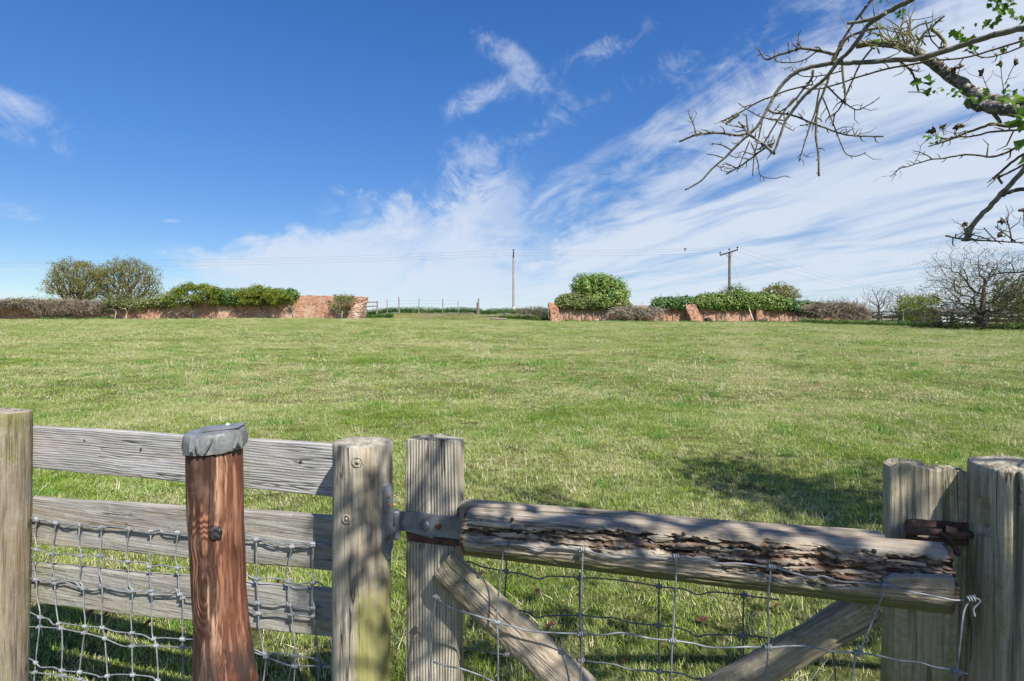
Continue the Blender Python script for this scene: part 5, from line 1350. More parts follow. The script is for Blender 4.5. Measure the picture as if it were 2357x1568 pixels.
# slide bolt, rusty
bolt = thing('tmp', (0, 0, 0), 'x', 'x'); bpy.data.objects.remove(bolt)
so = .084
be = bpy.data.objects.new('slide_bolt', None); COL.objects.link(be); be.parent = gate; WM[be.name] = Matrix.Translation(GA.w(2160, 1225, so)); be.matrix_local = WM[gate.name].inverted() @ WM[be.name]; be['label'] = 'rusty iron slide bolt'
prism('bolt_plate', M_RUST, be, GA, [(2085, 1196), (2105, 1194), (2232, 1204), (2234, 1218), (2200, 1216), (2150, 1212), (2088, 1210)], so, .006)
prism('bolt_plate', M_RUST, be, GA, [(2085, 1236), (2150, 1238), (2232, 1242), (2232, 1256), (2150, 1252), (2088, 1246)], so, .006)
def gtube(name, pts, rad, mat, par, seg=12, o=None):
    mb = MB(); mb.tube(ptpoly([GA.w(p[0], p[1], p[2]) for p in pts], 4), [lerp1(range(len(rad)), rad, i / 4) for i in range((len(pts) - 1) * 4 + 1)], seg); return mb.build(name, mat, par, smooth=True)
gtube('bolt_rod', [(2092, 1222, so - .018), (2160, 1226, so - .02), (2220, 1230, so - .02), (2256, 1232, so - .018)], [.0078, .0078, .0078, .0078], M_RUST, be)
gtube('bolt_handle', [(2164, 1228, so - .022), (2180, 1238, so - .042), (2196, 1258, so - .055), (2204, 1270, so - .060)], [.007, .0052, .005, .006], M_RUST, be)
gtube('handle_knob', [(2198, 1266, so - .058), (2204, 1271, so - .062), (2211, 1276, so - .064)], [.006, .0085, .006], M_RUST, be)
for px in (2098, 2190):
    mb = MB(); pts = []
    for k in range(9):
        a = math.pi * k / 8; pts.append((px, 1203 + (1246 - 1203) * k / 8, so - .004 - .032 * math.sin(a)))
    secs = [[GA.w(x + s_, y, o_) for s_, o2 in ((-13, 0), (13, 0), (13, .004), (-13, .004))] for (x, y, o_) in pts]
    secs = [[GA.w(x - 13, y, o_), GA.w(x + 13, y, o_), GA.w(x + 13, y, o_ + .004), GA.w(x - 13, y, o_ + .004)] for (x, y, o_) in pts]
    mb.loft(secs); mb.build('keeper', M_RUST, be, fixn=True)
for px, py in ((2101, 1203), (2205, 1211), (2222, 1249)): disc(be, 'screw', GA.w(px, py, so - .006), -GA.y, .007, M_RUST, .003)

# gate netting, front and back
GH = [[(120, 490), (150, 490), (200, 520), (260, 530), (400, 525), (500, 530), (610, 545), (690, 565), (760, 550), (870, 555), (1010, 572), (1070, 585), (1150, 605), (1280, 630), (1370, 615), (1480, 632), (1600, 628), (1720, 620), (1830, 635), (1950, 648), (2040, 672), (2150, 670),
       (0, 775, z8), (90, 790, z8), (170, 795, z8), (250, 820, z8), (320, 840, z8), (420, 865, z8), (500, 855, z8), (610, 890, z8), (760, 900, z8), (930, 920, z8), (1030, 945, z8), (1110, 965, z8), (1250, 990, z8), (1400, 1020, z8), (1500, 1008, z8), (1540, 1005, z8), (1565, 1025, z8), (1545, 1050, z8), (1520, 1080, z8), (1530, 1130, z8)],
      [(1230, 1078, z6), (1300, 1130, z6), (1365, 1155, z6), (1450, 1180, z6), (1590, 1222, z6), (480, 1150), (640, 1190), (1000, 1208), (1140, 1218), (1240, 1205), (1320, 1200), (1480, 1235), (1590, 1250), (1720, 1262), (1850, 1280), (2000, 1312),
       (0, 1335, z8), (160, 1338, z8), (260, 1330, z8), (400, 1330, z8), (500, 1355, z8), (620, 1370, z8), (750, 1378, z8), (880, 1395, z8), (1010, 1425, z8), (1150, 1440, z8), (1250, 1470, z8), (1370, 1490, z8), (1410, 1505, z8), (1480, 1515, z8)],
      [(1215, 1455, z6), (1300, 1480, z6), (1380, 1495, z6), (1480, 1530, z6), (1560, 1568, z6), (1700, 1640, z6), (1000, 1640), (1800, 1680)]]
GV = [[(410, 515), (385, 760), (360, 1000), (358, 1130), (365, 1270), (365, 1660)], [(1010, 562), (1000, 850), (990, 1100), (1000, 1208), (1000, 1400), (985, 1680)], [(1720, 612), (1715, 850), (1700, 1100), (1690, 1260), (1675, 1700)],
      [(150, 785, z8), (130, 1000, z8), (130, 1330, z8), (105, 1640, z8)], [(932, 912, z8), (860, 1100, z8), (760, 1340, z8), (720, 1400, z8), (690, 1640, z8)], [(1510, 1000, z8), (1460, 1080, z8), (1440, 1200, z8), (1410, 1490, z8), (1375, 1640, z8)],
      [(1235, 1068, z6), (1210, 1200, z6), (1205, 1260, z6), (1200, 1400, z6), (1200, 1460, z6), (1188, 1640, z6)], [(1226, 1075, z6), (1217, 1180, z6), (1193, 1262, z6)]]
netting(gate, 'netting', GA, GH, GV, -.068, M_ZINC, z7)
BHn = [[(60, 665), (150, 660), (220, 690), (330, 715), (440, 735), (560, 755), (670, 790), (750, 770), (900, 775), (1000, 782), (1130, 785), (1400, 815), (1600, 850), (1780, 870), (1880, 910), (2000, 890), (2200, 910), (2500, 950)],
       [(60, 950), (250, 985), (450, 1015), (580, 1040), (660, 1085), (740, 1070), (1000, 1068), (1150, 1085), (1240, 1085), (1380, 1125), (1600, 1145), (1720, 1160), (1800, 1185), (1880, 1230), (1960, 1215), (2250, 1220), (2420, 1240), (2700, 1290)],
       [(70, 1310), (200, 1325), (330, 1355), (450, 1370), (700, 1400), (900, 1430), (990, 1410), (1080, 1420), (1250, 1440), (1380, 1480), (1620, 1495), (1760, 1510), (1860, 1550), (1950, 1550), (2300, 1600)]]
BVn = [[(425, 640), (430, 740), (415, 1000), (440, 1640)], [(985, 740), (985, 1070), (1000, 1420), (1000, 1640)], [(1590, 800), (1585, 1145), (1590, 1490), (1590, 1640)], [(2235, 880), (2225, 1220), (2230, 1350), (2240, 1640)], [(560, 1330, z8), (580, 1450, z8), (590, 1640, z8)]]
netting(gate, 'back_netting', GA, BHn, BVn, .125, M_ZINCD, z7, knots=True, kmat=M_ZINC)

# ------------------------------------------------------------------ the right hand gate post
gp = GA.w(2344, 784, .06)
gpo = thing('gate_post', (gp.x, gp.y, 0), 'massive grey gate post with a rough rotten top at the right edge', 'post')
wd = .078
def gchip(a, f):
    k = 1.0
    da = (a - ang_slot + math.pi) % (2 * math.pi) - math.pi
    z = f * (zt_gp + .05) - .05
    if abs(z - zs) < .034: k -= .26 * math.exp(-(da / .20) ** 2) * float(sst(.034, .024, abs(z - zs)))
    dc = (a - ang_crack - .05 * math.sin(f * 9) + math.pi) % (2 * math.pi) - math.pi
    k -= .20 * math.exp(-(dc / .045) ** 2)
    return k
zt_gp = EYE - (1074 - 784) / F * gp.y
_c = Vector((gp.x, gp.y, 0)); ang_slot = ang_for(_c, wd, 2256); ang_crack = ang_for(_c, wd, 2338); zs = EYE - (1205 - 784) / F * (gp.y - .05)
post('timber', M_STILE, gpo, gp, wd, zt_gp, alg=lambda a, f: .30 + .3 * nz(a * 2, f * 5), seed=21.7, lean=(-.022, 0), wob=.085, chip=gchip, sq=2.5, n=120, ns=90, dome=.004, top_tilt=(0, .05))
a = ang_for(_c, wd, 2350); n_ = Vector((math.cos(a), math.sin(a), 0)); q = _c + n_ * wd * .98
for i, (zz) in enumerate((zt_gp - .03, zt_gp - .055)):
    mb = MB(); mb.tube([q + Vector((0, 0, zz)) - n_ * .01, q + Vector((0, 0, zz)) + n_ * .006, q + Vector((0, 0, zz - .008)) + n_ * .007, q + Vector((0, 0, zz - .012)) - n_ * .01], .0022, 6); mb.build('staple', M_ZINCD, gpo, smooth=True)
mb = MB(); mb.tube([_c + Vector((-.02, -.03, zt_gp + .004)), _c + Vector((-.012, -.03, zt_gp + .013)), _c + Vector((.0, -.025, zt_gp + .006))], [.006, .009, .005], 7); mb.build('loose_chip', M_BOARD2, gpo)

# ------------------------------------------------------------------ the tree overhanging from the right
def zb(x, y): return ((2650 + x / 1.5678) / 1.7378, (y / 1.5678) / 1.7378)
TREE_AT = Vector((3.9, 0.5, Tf(3.9, .5)))
ht = thing('overhanging_tree', TREE_AT, 'lichened thorn tree whose half-bare branches hang into the upper right', 'tree')
def dep(x, off=0.0): return 3.15 - 0.95 * clampf(x / 2267, 0, 1.2) + off
LEAF_SPOTS = []
def br(pts, w0, w1, off=0.0, mat=None, name='branch', knob=.0, par=None):
    W = []
    for i, p in enumerate(pts):
        px, py = zb(p[0], p[1]); d = dep(p[0], off + (p[2] if len(p) > 2 else 0)); W.append(P(px, py, d))
    q = ptpoly(W, 4); n = len(q); sd = R.uniform(0, 60)
    rad = []
    for i, v in enumerate(q):
        f = i / (n - 1); w_ = w0 + (w1 - w0) * f; r = .5 * w_ * .367 / F * v.y
        rad.append(max(.0011, r * (1 + knob * nz(i * .9 + sd, sd))))
        if 0 < i < n - 1: q[i] = v + Vector((nz(i * .6 + sd, 1), nz(i * .6, sd), nz(sd, i * .6))) * r * .5
    mb = MB(); mb.tube(q, rad, 10 if w0 > 30 else 7 if w0 > 13 else 5)
    # buds and short spurs
    if w0 < 25:
        for i in range(2, n - 1):
            if R.random() < .42:
                t = (q[i + 1] - q[i]).normalized(); s_ = Vector((R.gauss(0, 1), R.gauss(0, 1), R.gauss(0, 1))); s_ = (s_ - t * s_.dot(t)).normalized(); l = R.uniform(.006, .022) * (1 if R.random() < .8 else 2.2)
                mb.tube([q[i], q[i] + (s_ + t * .5) * l, q[i] + (s_ + t * .9) * l * 1.35], [rad[i] * .7, rad[i] * .55, rad[i] * .25], 4)
    return mb.build(name, mat or (M_TWIG if w0 < 20 else M_BRANCH), ht, smooth=True)
big = br([(2850, 720, -.1), (2500, 690), (2267, 665), (2100, 640), (1980, 600), (1850, 510), (1740, 430), (1640, 360), (1560, 310), (1450, 282), (1330, 270), (1215, 290)], 100, 34, 0, M_LIMB, 'limb', .18)
big['label'] = 'thick limb crusted with pale lichen'
br([(2500, 720), (2267, 695), (2100, 675), (1990, 660), (1915, 650)], 95, 66, -.02, M_LIMB, 'limb', .15)
br([(2700, 90, .1), (2400, 140), (2267, 178), (2100, 215), (1950, 260), (1770, 320), (1600, 370), (1520, 374), (1350, 385), (1200, 395), (1080, 397), (940, 420), (850, 447), (780, 500), (720, 570), (660, 680), (610, 770), (560, 830), (500, 880), (440, 940), (380, 1000), (310, 1060), (240, 1135), (140, 1193)], 42, 9, -.12, M_BRANCH, 'branch', .1)
br([(1800, -130), (1680, -70), (1560, 0), (1440, 60), (1370, 100), (1280, 170), (1200, 290), (1100, 390), (1040, 470), (990, 520), (900, 590), (820, 690), (770, 760), (735, 860), (695, 965)], 34, 15, -.7, M_BRANCH, 'branch', .12)
br([(1400, 85), (1330, 118), (1250, 135), (1160, 148)], 26, 18, -.75, M_BRANCH)
br([(1380, -90), (1310, 0), (1220, 120), (1150, 220), (1090, 330), (1060, 400)], 17, 14, -.2, M_TWIG)
br([(1390, 175), (1280, 190), (1160, 240), (1110, 320), (1075, 392)], 16, 14, -.1)
br([(1090, 347), (1000, 325), (950, 315), (870, 305), (800, 325), (720, 350), (650, 375), (620, 340), (600, 308)], 19, 8, -.1, None, 'branch', .2)
br([(838, 325), (850, 270), (852, 213)], 9, 6, -.1, None, 'twig'); br([(845, 285), (860, 262), (876, 264)], 5, 3, -.1, None, 'twig'); br([(790, 322), (786, 262)], 9, 6, -.1, None, 'twig')
br([(965, 325), (880, 380), (780, 395), (720, 385), (700, 360), (703, 314)], 9, 5, -.1, None, 'twig')
br([(1700, 375), (1590, 400), (1420, 430), (1240, 480), (1060, 540), (940, 562), (860, 545)], 14, 8, -.05, None)
br([(1330, 305), (1310, 310), (1240, 400), (1190, 510), (1150, 600), (1110, 680), (1080, 720), (1070, 790)], 13, 9, -.03)
br([(1125, 375), (1130, 480), (1145, 590), (1138, 640)], 15, 12, -.15)
br([(1045, 480), (1010, 580), (980, 650), (965, 740), (960, 850), (975, 960), (980, 1105)], 15, 12, -.25, None, 'branch', .25)
br([(985, 550), (960, 690), (925, 790), (890, 900), (855, 1015)], 12, 7, -.2); br([(882, 965), (900, 982), (916, 980)], 6, 4, -.2, None, 'twig')
br([(1000, 600), (1040, 700), (1075, 790), (1110, 880), (1150, 965), (1215, 980), (1275, 957)], 9, 6, -.1)
br([(1030, 540), (1100, 610), (1160, 660), (1220, 690), (1290, 660), (1360, 614)], 11, 5, -.1); br([(1240, 678), (1253, 650)], 7, 4, -.1, None, 'twig')
br([(655, 682), (700, 710), (780, 715), (860, 740), (930, 770), (1010, 800), (1090, 830), (1170, 850), (1260, 855), (1385, 857)], 13, 9, -.1, None, 'branch', .25)
for a_, b_ in (((1195, 852), (1222, 815)), ((1215, 852), (1240, 832)), ((1130, 835), (1157, 812)), ((860, 790), (940, 765)), ((700, 695), (735, 650)), ((700, 705), (660, 690)), ((880, 745), (850, 710))): br([a_, ((a_[0] + b_[0]) / 2 + 4, (a_[1] + b_[1]) / 2 + 4), b_], 8, 5, -.1, None, 'twig')
br([(1130, 445), (1000, 475), (890, 480), (830, 455), (805, 420), (765, 440)], 9, 4, -.1)
br([(945, 530), (800, 562), (700, 600), (590, 645), (480, 710), (370, 762)], 11, 9, -.3); br([(480, 715), (440, 745), (395, 778)], 20, 12, -.3, M_NEST, 'twig', .4)
br([(475, 648), (560, 705), (640, 740), (760, 757)], 6, 10, -.4)
br([(550, 835), (480, 850), (430, 845), (350, 835), (260, 840), (200, 850), (105, 890)], 15, 12, -.05, None, 'branch', .2); br([(210, 845), (190, 770), (170, 730), (160, 683)], 9, 5, -.05, None, 'twig', .3); br([(190, 765), (205, 730), (218, 708)], 4, 3, -.05, None, 'twig'); br([(190, 775), (178, 735)], 8, 4, -.05, None, 'twig'); br([(255, 838), (215, 822), (165, 840)], 5, 3, -.05, None, 'twig')
br([(705, 965), (640, 910), (580, 870), (540, 840), (500, 790), (475, 765)], 20, 11, -.5, None, 'branch', .3); br([(540, 840), (530, 780), (525, 718)], 13, 8, -.5, None, 'twig', .3); br([(510, 805), (440, 790), (395, 783)], 8, 4, -.5, None, 'twig'); br([(600, 880), (612, 825), (600, 790)], 8, 4, -.5, None, 'twig'); br([(680, 950), (660, 900), (690, 880)], 8, 5, -.5, None, 'twig')
br([(700, 895), (640, 930), (560, 990), (490, 1040), (400, 1093)], 14, 8, -.5, None, 'branch', .2); br([(460, 1052), (410, 1030), (372, 1032)], 8, 5, -.5, None, 'twig'); br([(470, 1050), (430, 1055), (385, 1062)], 5, 4, -.5, None, 'twig')
br([(555, 895), (580, 960), (600, 1030), (615, 1100), (700, 1120), (760, 1105), (803, 1115)], 9, 4, -.1); br([(548, 880), (510, 970), (465, 1077)], 9, 6, -.1); br([(625, 760), (600, 880), (575, 980), (565, 1103)], 10, 7, -.1)
br([(825, 615), (720, 760), (660, 860), (610, 940)], 12, 9, -.15); br([(945, 440), (930, 500), (860, 590), (800, 660), (720, 710)], 16, 9, -.1, None, 'branch', .25); br([(735, 770), (780, 800), (825, 822)], 8, 4, -.1, None, 'twig')
br([(430, 942), (370, 910), (308, 900)], 10, 6, -.12, None, 'twig', .3); br([(388, 995), (330, 975), (278, 965)], 9, 6, -.12, None, 'twig', .3); br([(345, 1040), (365, 1055), (368, 1075)], 8, 5, -.12, None, 'twig'); br([(420, 975), (470, 990), (490, 980)], 7, 4, -.12, None, 'twig'); br([(450, 925), (470, 905), (432, 895)], 6, 4, -.12, None, 'twig')
br([(1590, 295), (1640, 210), (1690, 170), (1730, 130), (1770, 100)], 18, 9, 0, M_TWIG, 'branch', .3); br([(1680, 175), (1760, 250), (1765, 300), (1700, 350)], 22, 18, 0, M_NEST, 'branch', .3); br([(1650, 130), (1685, 250), (1740, 310)], 9, 6, 0)
br([(1490, 385), (1560, 450), (1590, 520), (1605, 575)], 14, 9, 0, None, 'branch', .15); br([(1560, 440), (1590, 448), (1615, 430)], 8, 4, 0, None, 'twig'); br([(1680, 595), (1620, 580), (1540, 578)], 8, 5, -.1, None, 'twig')
br([(2450, 180), (2267, 255), (2100, 305), (1950, 350), (1830, 372), (1720, 377)], 14, 9, -.1); br([(2450, 210), (2267, 288), (2130, 340), (2010, 362), (1900, 312)], 11, 8, -.05)
# lower right
br([(2060, 690), (2110, 760), (2118, 790)], 24, 18, 0, M_LIMB); br([(2300, 770), (2180, 795), (2070, 778), (2000, 800), (1900, 835), (1800, 872), (1740, 865)], 22, 11, -.15, M_TWIG, 'branch', .2)
br([(2450, 800), (2267, 812), (2150, 822), (2050, 830), (1950, 855), (1850, 862), (1760, 892), (1668, 920)], 16, 7, -.5, M_TWIG)
br([(2350, 870), (2220, 925), (2150, 960), (2060, 985), (1950, 972), (1860, 975), (1760, 995), (1690, 1000), (1600, 1025), (1540, 1045), (1480, 1062), (1428, 1112)], 16, 4, -.25, M_TWIG); br([(1690, 1000), (1640, 965), (1568, 945)], 8, 4, -.25, None, 'twig'); br([(1575, 1030), (1610, 960), (1622, 910), (1668, 875)], 4, 3, -.25, None, 'twig'); br([(1530, 1045), (1490, 1050), (1460, 1090), (1466, 1102)], 5, 3, -.25, None, 'twig')
br([(2380, 900), (2267, 965), (2200, 1010), (2130, 1070), (2070, 1125)], 17, 15, -.3, M_TWIG); br([(2070, 1118), (2110, 1110), (2180, 1078), (2267, 1030), (2400, 950)], 14, 13, -.3, M_TWIG, 'branch', .3); br([(2105, 1115), (2128, 1155)], 16, 9, -.3, None, 'twig', .3)
br([(2450, 850), (2267, 1058), (2190, 1150), (2120, 1220), (2050, 1300), (1980, 1370), (1928, 1432)], 30, 30, -.2, M_BRANCH); br([(1930, 1425), (1915, 1470), (1905, 1510)], 44, 40, -.2, M_LIMB, 'broken_end', .5); br([(1890, 1490), (1930, 1498), (1965, 1507)], 18, 10, -.2, M_LIMB, 'broken_end', .5)
br([(2130, 1228), (2190, 1200), (2267, 1188), (2400, 1180)], 20, 32, -.2, M_LIMB, 'branch', .3)
for sp in ([(1775, 1480), (1890, 1502), (2060, 1512), (2200, 1520), (2267, 1522), (2500, 1530)], [(2210, 1515), (2110, 1440), (2085, 1420)], [(2190, 1515), (2175, 1440), (2165, 1400), (2135, 1388)], [(2090, 1510), (2050, 1470), (2015, 1430)], [(2060, 1508), (1990, 1485), (1935, 1470)], [(1900, 1490), (1893, 1440), (1885, 1408)], [(1835, 1490), (1840, 1465)]): br(sp, 12 if len(sp) == 6 else 9, 6, -1.0, M_TWIG, 'twig', .2)
br([(2600, 1655), (2400, 1680), (2267, 1706), (2150, 1712), (2050, 1722)], 15, 7, -1.0, M_TWIG, 'twig')
# dry seed heads on thin stalks
for (x, y, bx, by) in ((2120, 400, 2140, 580), (2215, 388, 2150, 530), (2000, 455, 2040, 560), (1865, 420, 1850, 500), (1830, 435, 1845, 490), (1675, 825, 1720, 860), (1760, 795, 1765, 850), (1700, 815, 1725, 860), (1865, 790, 1830, 850), (1840, 795, 1830, 850), (1890, 1408, 1895, 1440), (2130, 1388, 2165, 1410), (2115, 1465, 2150, 1490), (2262, 1318, 2275, 1480)):
    br([(bx, by), ((x + bx) / 2 - 3, (y + by) / 2), (x, y)], 5, 4, -.5, M_TWIG, 'stalk'); px, py = zb(x, y); c_ = P(px, py, dep(x, -.5)); mb = MB()
    for k in range(5): mb.tube([c_, c_ + Vector((R.gauss(0, 1), R.gauss(0, 1), R.gauss(0, 1))).normalized() * .012], [.006, .002], 5)
    mb.build('seed_head', M_TWIG, ht, smooth=True)
# twiggy lichen nest above the limb
nb = MB()
for k in range(36):
    bx = R.gauss(1490, 60); by = 290 + R.gauss(0, 30); a = R.gauss(0, .6); l = R.uniform(100, 400)
    pts = []; x, y = bx, by; d0 = R.uniform(-.22, .12)
    for j in range(8):
        px, py = zb(x, y); pts.append(P(px, py, dep(x, d0))); a += R.gauss(0, .5); x += math.sin(a) * l / 7; y -= abs(math.cos(a)) * l / 7
    nb.tube(ptpoly(pts, 2), [.0034 - .0023 * i / 14 for i in range(15)], 5)
tag(nb.build('twig_cluster', M_NEST, ht, smooth=True), kind='stuff')
# leaves, one by one
def leaf_mesh(seed):
    r_ = random.Random(seed); mb = MB(); out = [(0, 0), (.16, .20), (.40, .22), (.30, .42), (.46, .58), (.26, .68), (.16, .86), (0, 1.0)]
    for s_ in (-1, 1):
        vs = [Vector((s_ * x * r_.uniform(.85, 1.1), y, .30 * abs(x) + .16 * math.sin(y * 2.6) - .06 * y)) for x, y in out]; n0 = len(vs)
        mid_ = [Vector((0, y, .16 * math.sin(y * 2.6) - .06 * y)) for y in (.25, .5, .75)]
        vs += mid_; f = [(0, 1, 8), (1, 2, 8), (2, 3, 8), (3, 9, 8), (3, 4, 9), (4, 5, 9), (5, 10, 9), (5, 6, 10), (6, 7, 10)]
        mb.add(vs, f if s_ > 0 else [t[::-1] for t in f], rnd=r_.random())
    return mb.mesh('leaf', M_FRESH, True)
LM = [leaf_mesh(i) for i in range(6)]
def leaf_at(p, size):
    up = Vector((R.gauss(0, .5), R.gauss(0, .5), R.gauss(.5, .6))).normalized(); dr = Vector((R.gauss(0, 1), R.gauss(0, 1), R.gauss(-.1, .7))).normalized()
    zq = (up - dr * up.dot(dr)).normalized(); xq = dr.cross(zq); M3 = Matrix((xq, dr, zq)).transposed().to_4x4()
    link('leaf', R.choice(LM), ht, Matrix.Translation(p) @ M3 @ Matrix.Scale(size, 4))
for (x, y, rx, ry, n, sz, off) in ((1330, 235, 45, 45, 9, .050, -.1), (1850, 215, 42, 62, 13, .052, -.1), (1922, 232, 22, 28, 4, .045, -.1), (1925, 305, 20, 30, 4, .045, -.1), (2020, 150, 60, 26, 9, .05, -.05), (2150, 60, 50, 75, 20, .055, -.05), (2090, 20, 40, 25, 7, .055, -.05), (2250, 110, 26, 40, 7, .05, 0), (2155, 312, 36, 18, 6, .042, 0), (2057, 330, 14, 20, 3, .04, 0), (2255, 255, 22, 18, 4, .045, 0),
    (1655, 535, 32, 30, 4, .085, -.35), (1740, 565, 40, 18, 6, .04, -.2), (1840, 585, 50, 22, 9, .045, -.25), (1960, 600, 60, 26, 10, .05, -.25), (2150, 580, 40, 20, 5, .055, -.3), (2090, 600, 60, 15, 6, .05, -.2), (2210, 650, 40, 40, 9, .075, -.5), (2245, 730, 30, 40, 7, .09, -.6), (2250, 920, 26, 28, 4, .085, -.6), (1705, 868, 22, 20, 5, .045, -.5), (1760, 880, 30, 30, 6, .035, -.4), (2230, 560, 30, 20, 3, .05, -.3), (1480, 120, 50, 110, 10, .035, 0), (1500, 60, 40, 40, 6, .04, 0), (1370, 15, 20, 12, 2, .05, -.1)):
    for _ in range(n):
        X_, Y_ = x + R.gauss(0, .6) * rx, y + R.gauss(0, .6) * ry; px, py = zb(X_, Y_); leaf_at(P(px, py, dep(x, off) + R.gauss(0, .05)), sz * .54 * R.uniform(.7, 1.25))
# the rest of the tree: trunk and the crown overhead, outside the picture; it throws the dappled shade
def in_frame(p, m=1.06): return p.y > .05 and abs(p.x) < .9004 * p.y * m + .06 and (p.z - EYE) < .599 * p.y * m + .06
def shade_tree():
    limbP = P(*zb(2850, 720), dep(2267, -.1)); brP = P(*zb(2700, 90), dep(2267, 0))
    base = TREE_AT - Vector((0, 0, .1))
    trunk = [base, base + Vector((-.05, .05, .8)), base + Vector((-.12, .12, 1.6)), base + Vector((-.22, .10, 2.3)), base + Vector((-.35, .0, 2.9))]
    mb = MB(); mb.tube(ptpoly(trunk, 4), [.20 - .10 * i / 16 for i in range(17)], 12)
    for tgt, k, r_ in ((limbP, 2, .045), (brP, 3, .024), (P(*zb(1800, -130), dep(1800, -.7)), 4, .02), (P(*zb(2600, 1655), dep(2267, -1.0)), 2, .012), (P(*zb(2500, 1530), dep(2267, -1.)), 2, .012), (P(*zb(2450, 850), dep(2267, -.2)), 2, .018), (P(*zb(1380, -90), dep(1380, -.2)), 4, .012)):
        s0 = trunk[k]; m_ = s0.lerp(tgt, .5) + Vector((0.15, 0, .35)); mb.tube(ptpoly([s0, m_, tgt], 6), [r_ * 1.8 - r_ * .8 * i / 12 for i in range(13)], 8)
    tg = []
    def shadow_target(px, py_, d, t):  # a place on the sunward ray of a shaded spot
        g = P(px, py_, d) if d else None; return g + SUNV * t
    rr = random.Random(5)
    # over the gate and the post
    for (px, py, d, t0, t1, sp, n) in ((1500, 1240, 1.35, 2.4, 3.6, .24, 50), (1800, 1280, 1.28, 2.4, 3.8, .22, 50), (2050, 1330, 1.25, 2.4, 3.8, .22, 50), (2280, 1350, 1.15, 2.4, 4.0, .24, 100), (1000, 1150, 1.5, 2.5, 3.4, .12, 30), (1000, 1400, 1.5, 2.5, 3.4, .14, 30), (850, 1150, 1.5, 2.5, 3.4, .11, 34), (850, 1400, 1.5, 2.5, 3.4, .13, 34), (1250, 1350, 1.45, 2.6, 3.8, .24, 34)):
        for _ in range(n):
            p = P(px, py, d) + SUNV * rr.uniform(t0, t1) + Vector((rr.gauss(0, 1), rr.gauss(0, 1), rr.gauss(0, 1))) * sp; tg.append(p)
    def gh(px, py):
        d = 2.0
        for _ in range(80):
            p = P(px, py, d); d += (p.z - Tf(p.x, p.y)) * .9
        return P(px, py, d)
    for (px, py, t0, t1, sp, n) in ((1740, 1115, 5.6, 6.6, .24, 80), (1850, 1150, 5.6, 6.6, .26, 100), (1990, 1185, 5.6, 6.8, .28, 90), (2130, 1120, 5.6, 6.8, .32, 70), (1720, 1530, 3.6, 5.0, .25, 10), (2080, 1500, 3.6, 5.0, .3, 10), (1330, 1545, 4.0, 5.2, .2, 6)):
        g_ = gh(px, py)
        for _ in range(n):
            p = g_ + SUNV * rr.uniform(t0, t1) + Vector((rr.gauss(0, 1), rr.gauss(0, 1), rr.gauss(0, 1))) * sp; tg.append(p)
    def shx(p): q = p - SUNV * ((p.z - 1.0) / SUNV.z); return q.x if q.y < 2.0 else 9.0
    tg = [p for p in tg if not in_frame(p, 1.15) and p.z > 1.9 and shx(p) > -.50]
    A, par = skeleton(trunk, tg, .35, .25, .35, rr)
    # drop whatever would hang into the picture
    bad = [in_frame(Vector(a)) for a in A]
    A2 = np.array([a if not b else A[par[i]] for i, (a, b) in enumerate(zip(A, bad))])
    rad, tips, _ = tree_mesh(mb, A2, par, .0058, 2.3, .11)
    mb.build('trunk', M_LIMB, ht, smooth=True)
    lb = MB()
    for i in tips:
        c_ = Vector(A2[i])
        g_ = c_ - SUNV * ((c_.z - 1.0) / SUNV.z)                 # where its shadow meets post height
        grassy = g_.y > 1.8; dense = g_.x > .75
        for _ in range(rr.randint(16, 24) if grassy else rr.randint(2, 4) if dense else rr.randint(3, 6) if g_.x > -.1 else rr.randint(2, 4) if g_.x > -.50 else 0):
            p = c_ + Vector((rr.gauss(0, 1), rr.gauss(0, 1), rr.gauss(0, 1))) * (.15 if grassy else .07)
            if not in_frame(p, 1.1): leaf_quads(lb, p, rr.uniform(.08, .12) if grassy else rr.uniform(.04, .07), rnd=rr)
    tag(lb.build('crown', M_FRESH, ht), kind='stuff')
shade_tree()

# ------------------------------------------------------------------ small things in the grass
def dead_leaf(px, py, where, i):
    # find the ground under the pixel
    d = 2.0
    for _ in range(60):
        p = P(px, py, d); d += (p.z - Tf(p.x, p.y) - .035) * .9
    p = P(px, py, d); o = None; mb = MB(); s_ = R.uniform(.024, .036); secs = []
    for k in range(7):
        f = k / 6; w_ = math.sin(math.pi * (f * .9 + .05)) * s_ * .42
        secs.append([Vector(((f - .5) * s_ * 2, w_ * u, .9 * abs(u) * w_ + .25 * s_ * math.sin(f * 4 + i) + .003 * s2)) for u, s2 in ((-1, 0), (-.4, 0), (0, 0), (.4, 0), (1, 0), (.4, .5), (0, .5), (-.4, .5))])
    mb.loft(secs); o = mb.build('dead_leaf', M_DEADLEAF, None, Matrix.Translation(p) @ Matrix.Rotation(R.uniform(0, 6), 4, 'Z') @ Matrix.Rotation(R.gauss(0, .35), 4, 'X'), fixn=True)
    tag(o, 'curled brown dead leaf in the grass ' + where, 'leaf', 'curled dead leaves in the grass')
for i, (px, py, wh) in enumerate(((1237, 1365, 'just below the rotten rail beside the left brace'), (1268, 1441, 'above the middle of the left brace'), (1440, 1520, 'low down right of the left brace'), (1615, 1425, 'in the middle of the gate opening'), (250, 1410, 'under the lowest board left of the capped post'), (340, 1440, 'close against the left side of the capped post'), (640, 1345, 'between the boards right of the capped post'), (1790, 1395, 'above the top of the right brace'), (205, 1412, 'under the lowest board near the leftmost post'))): dead_leaf(px, py, wh, i)
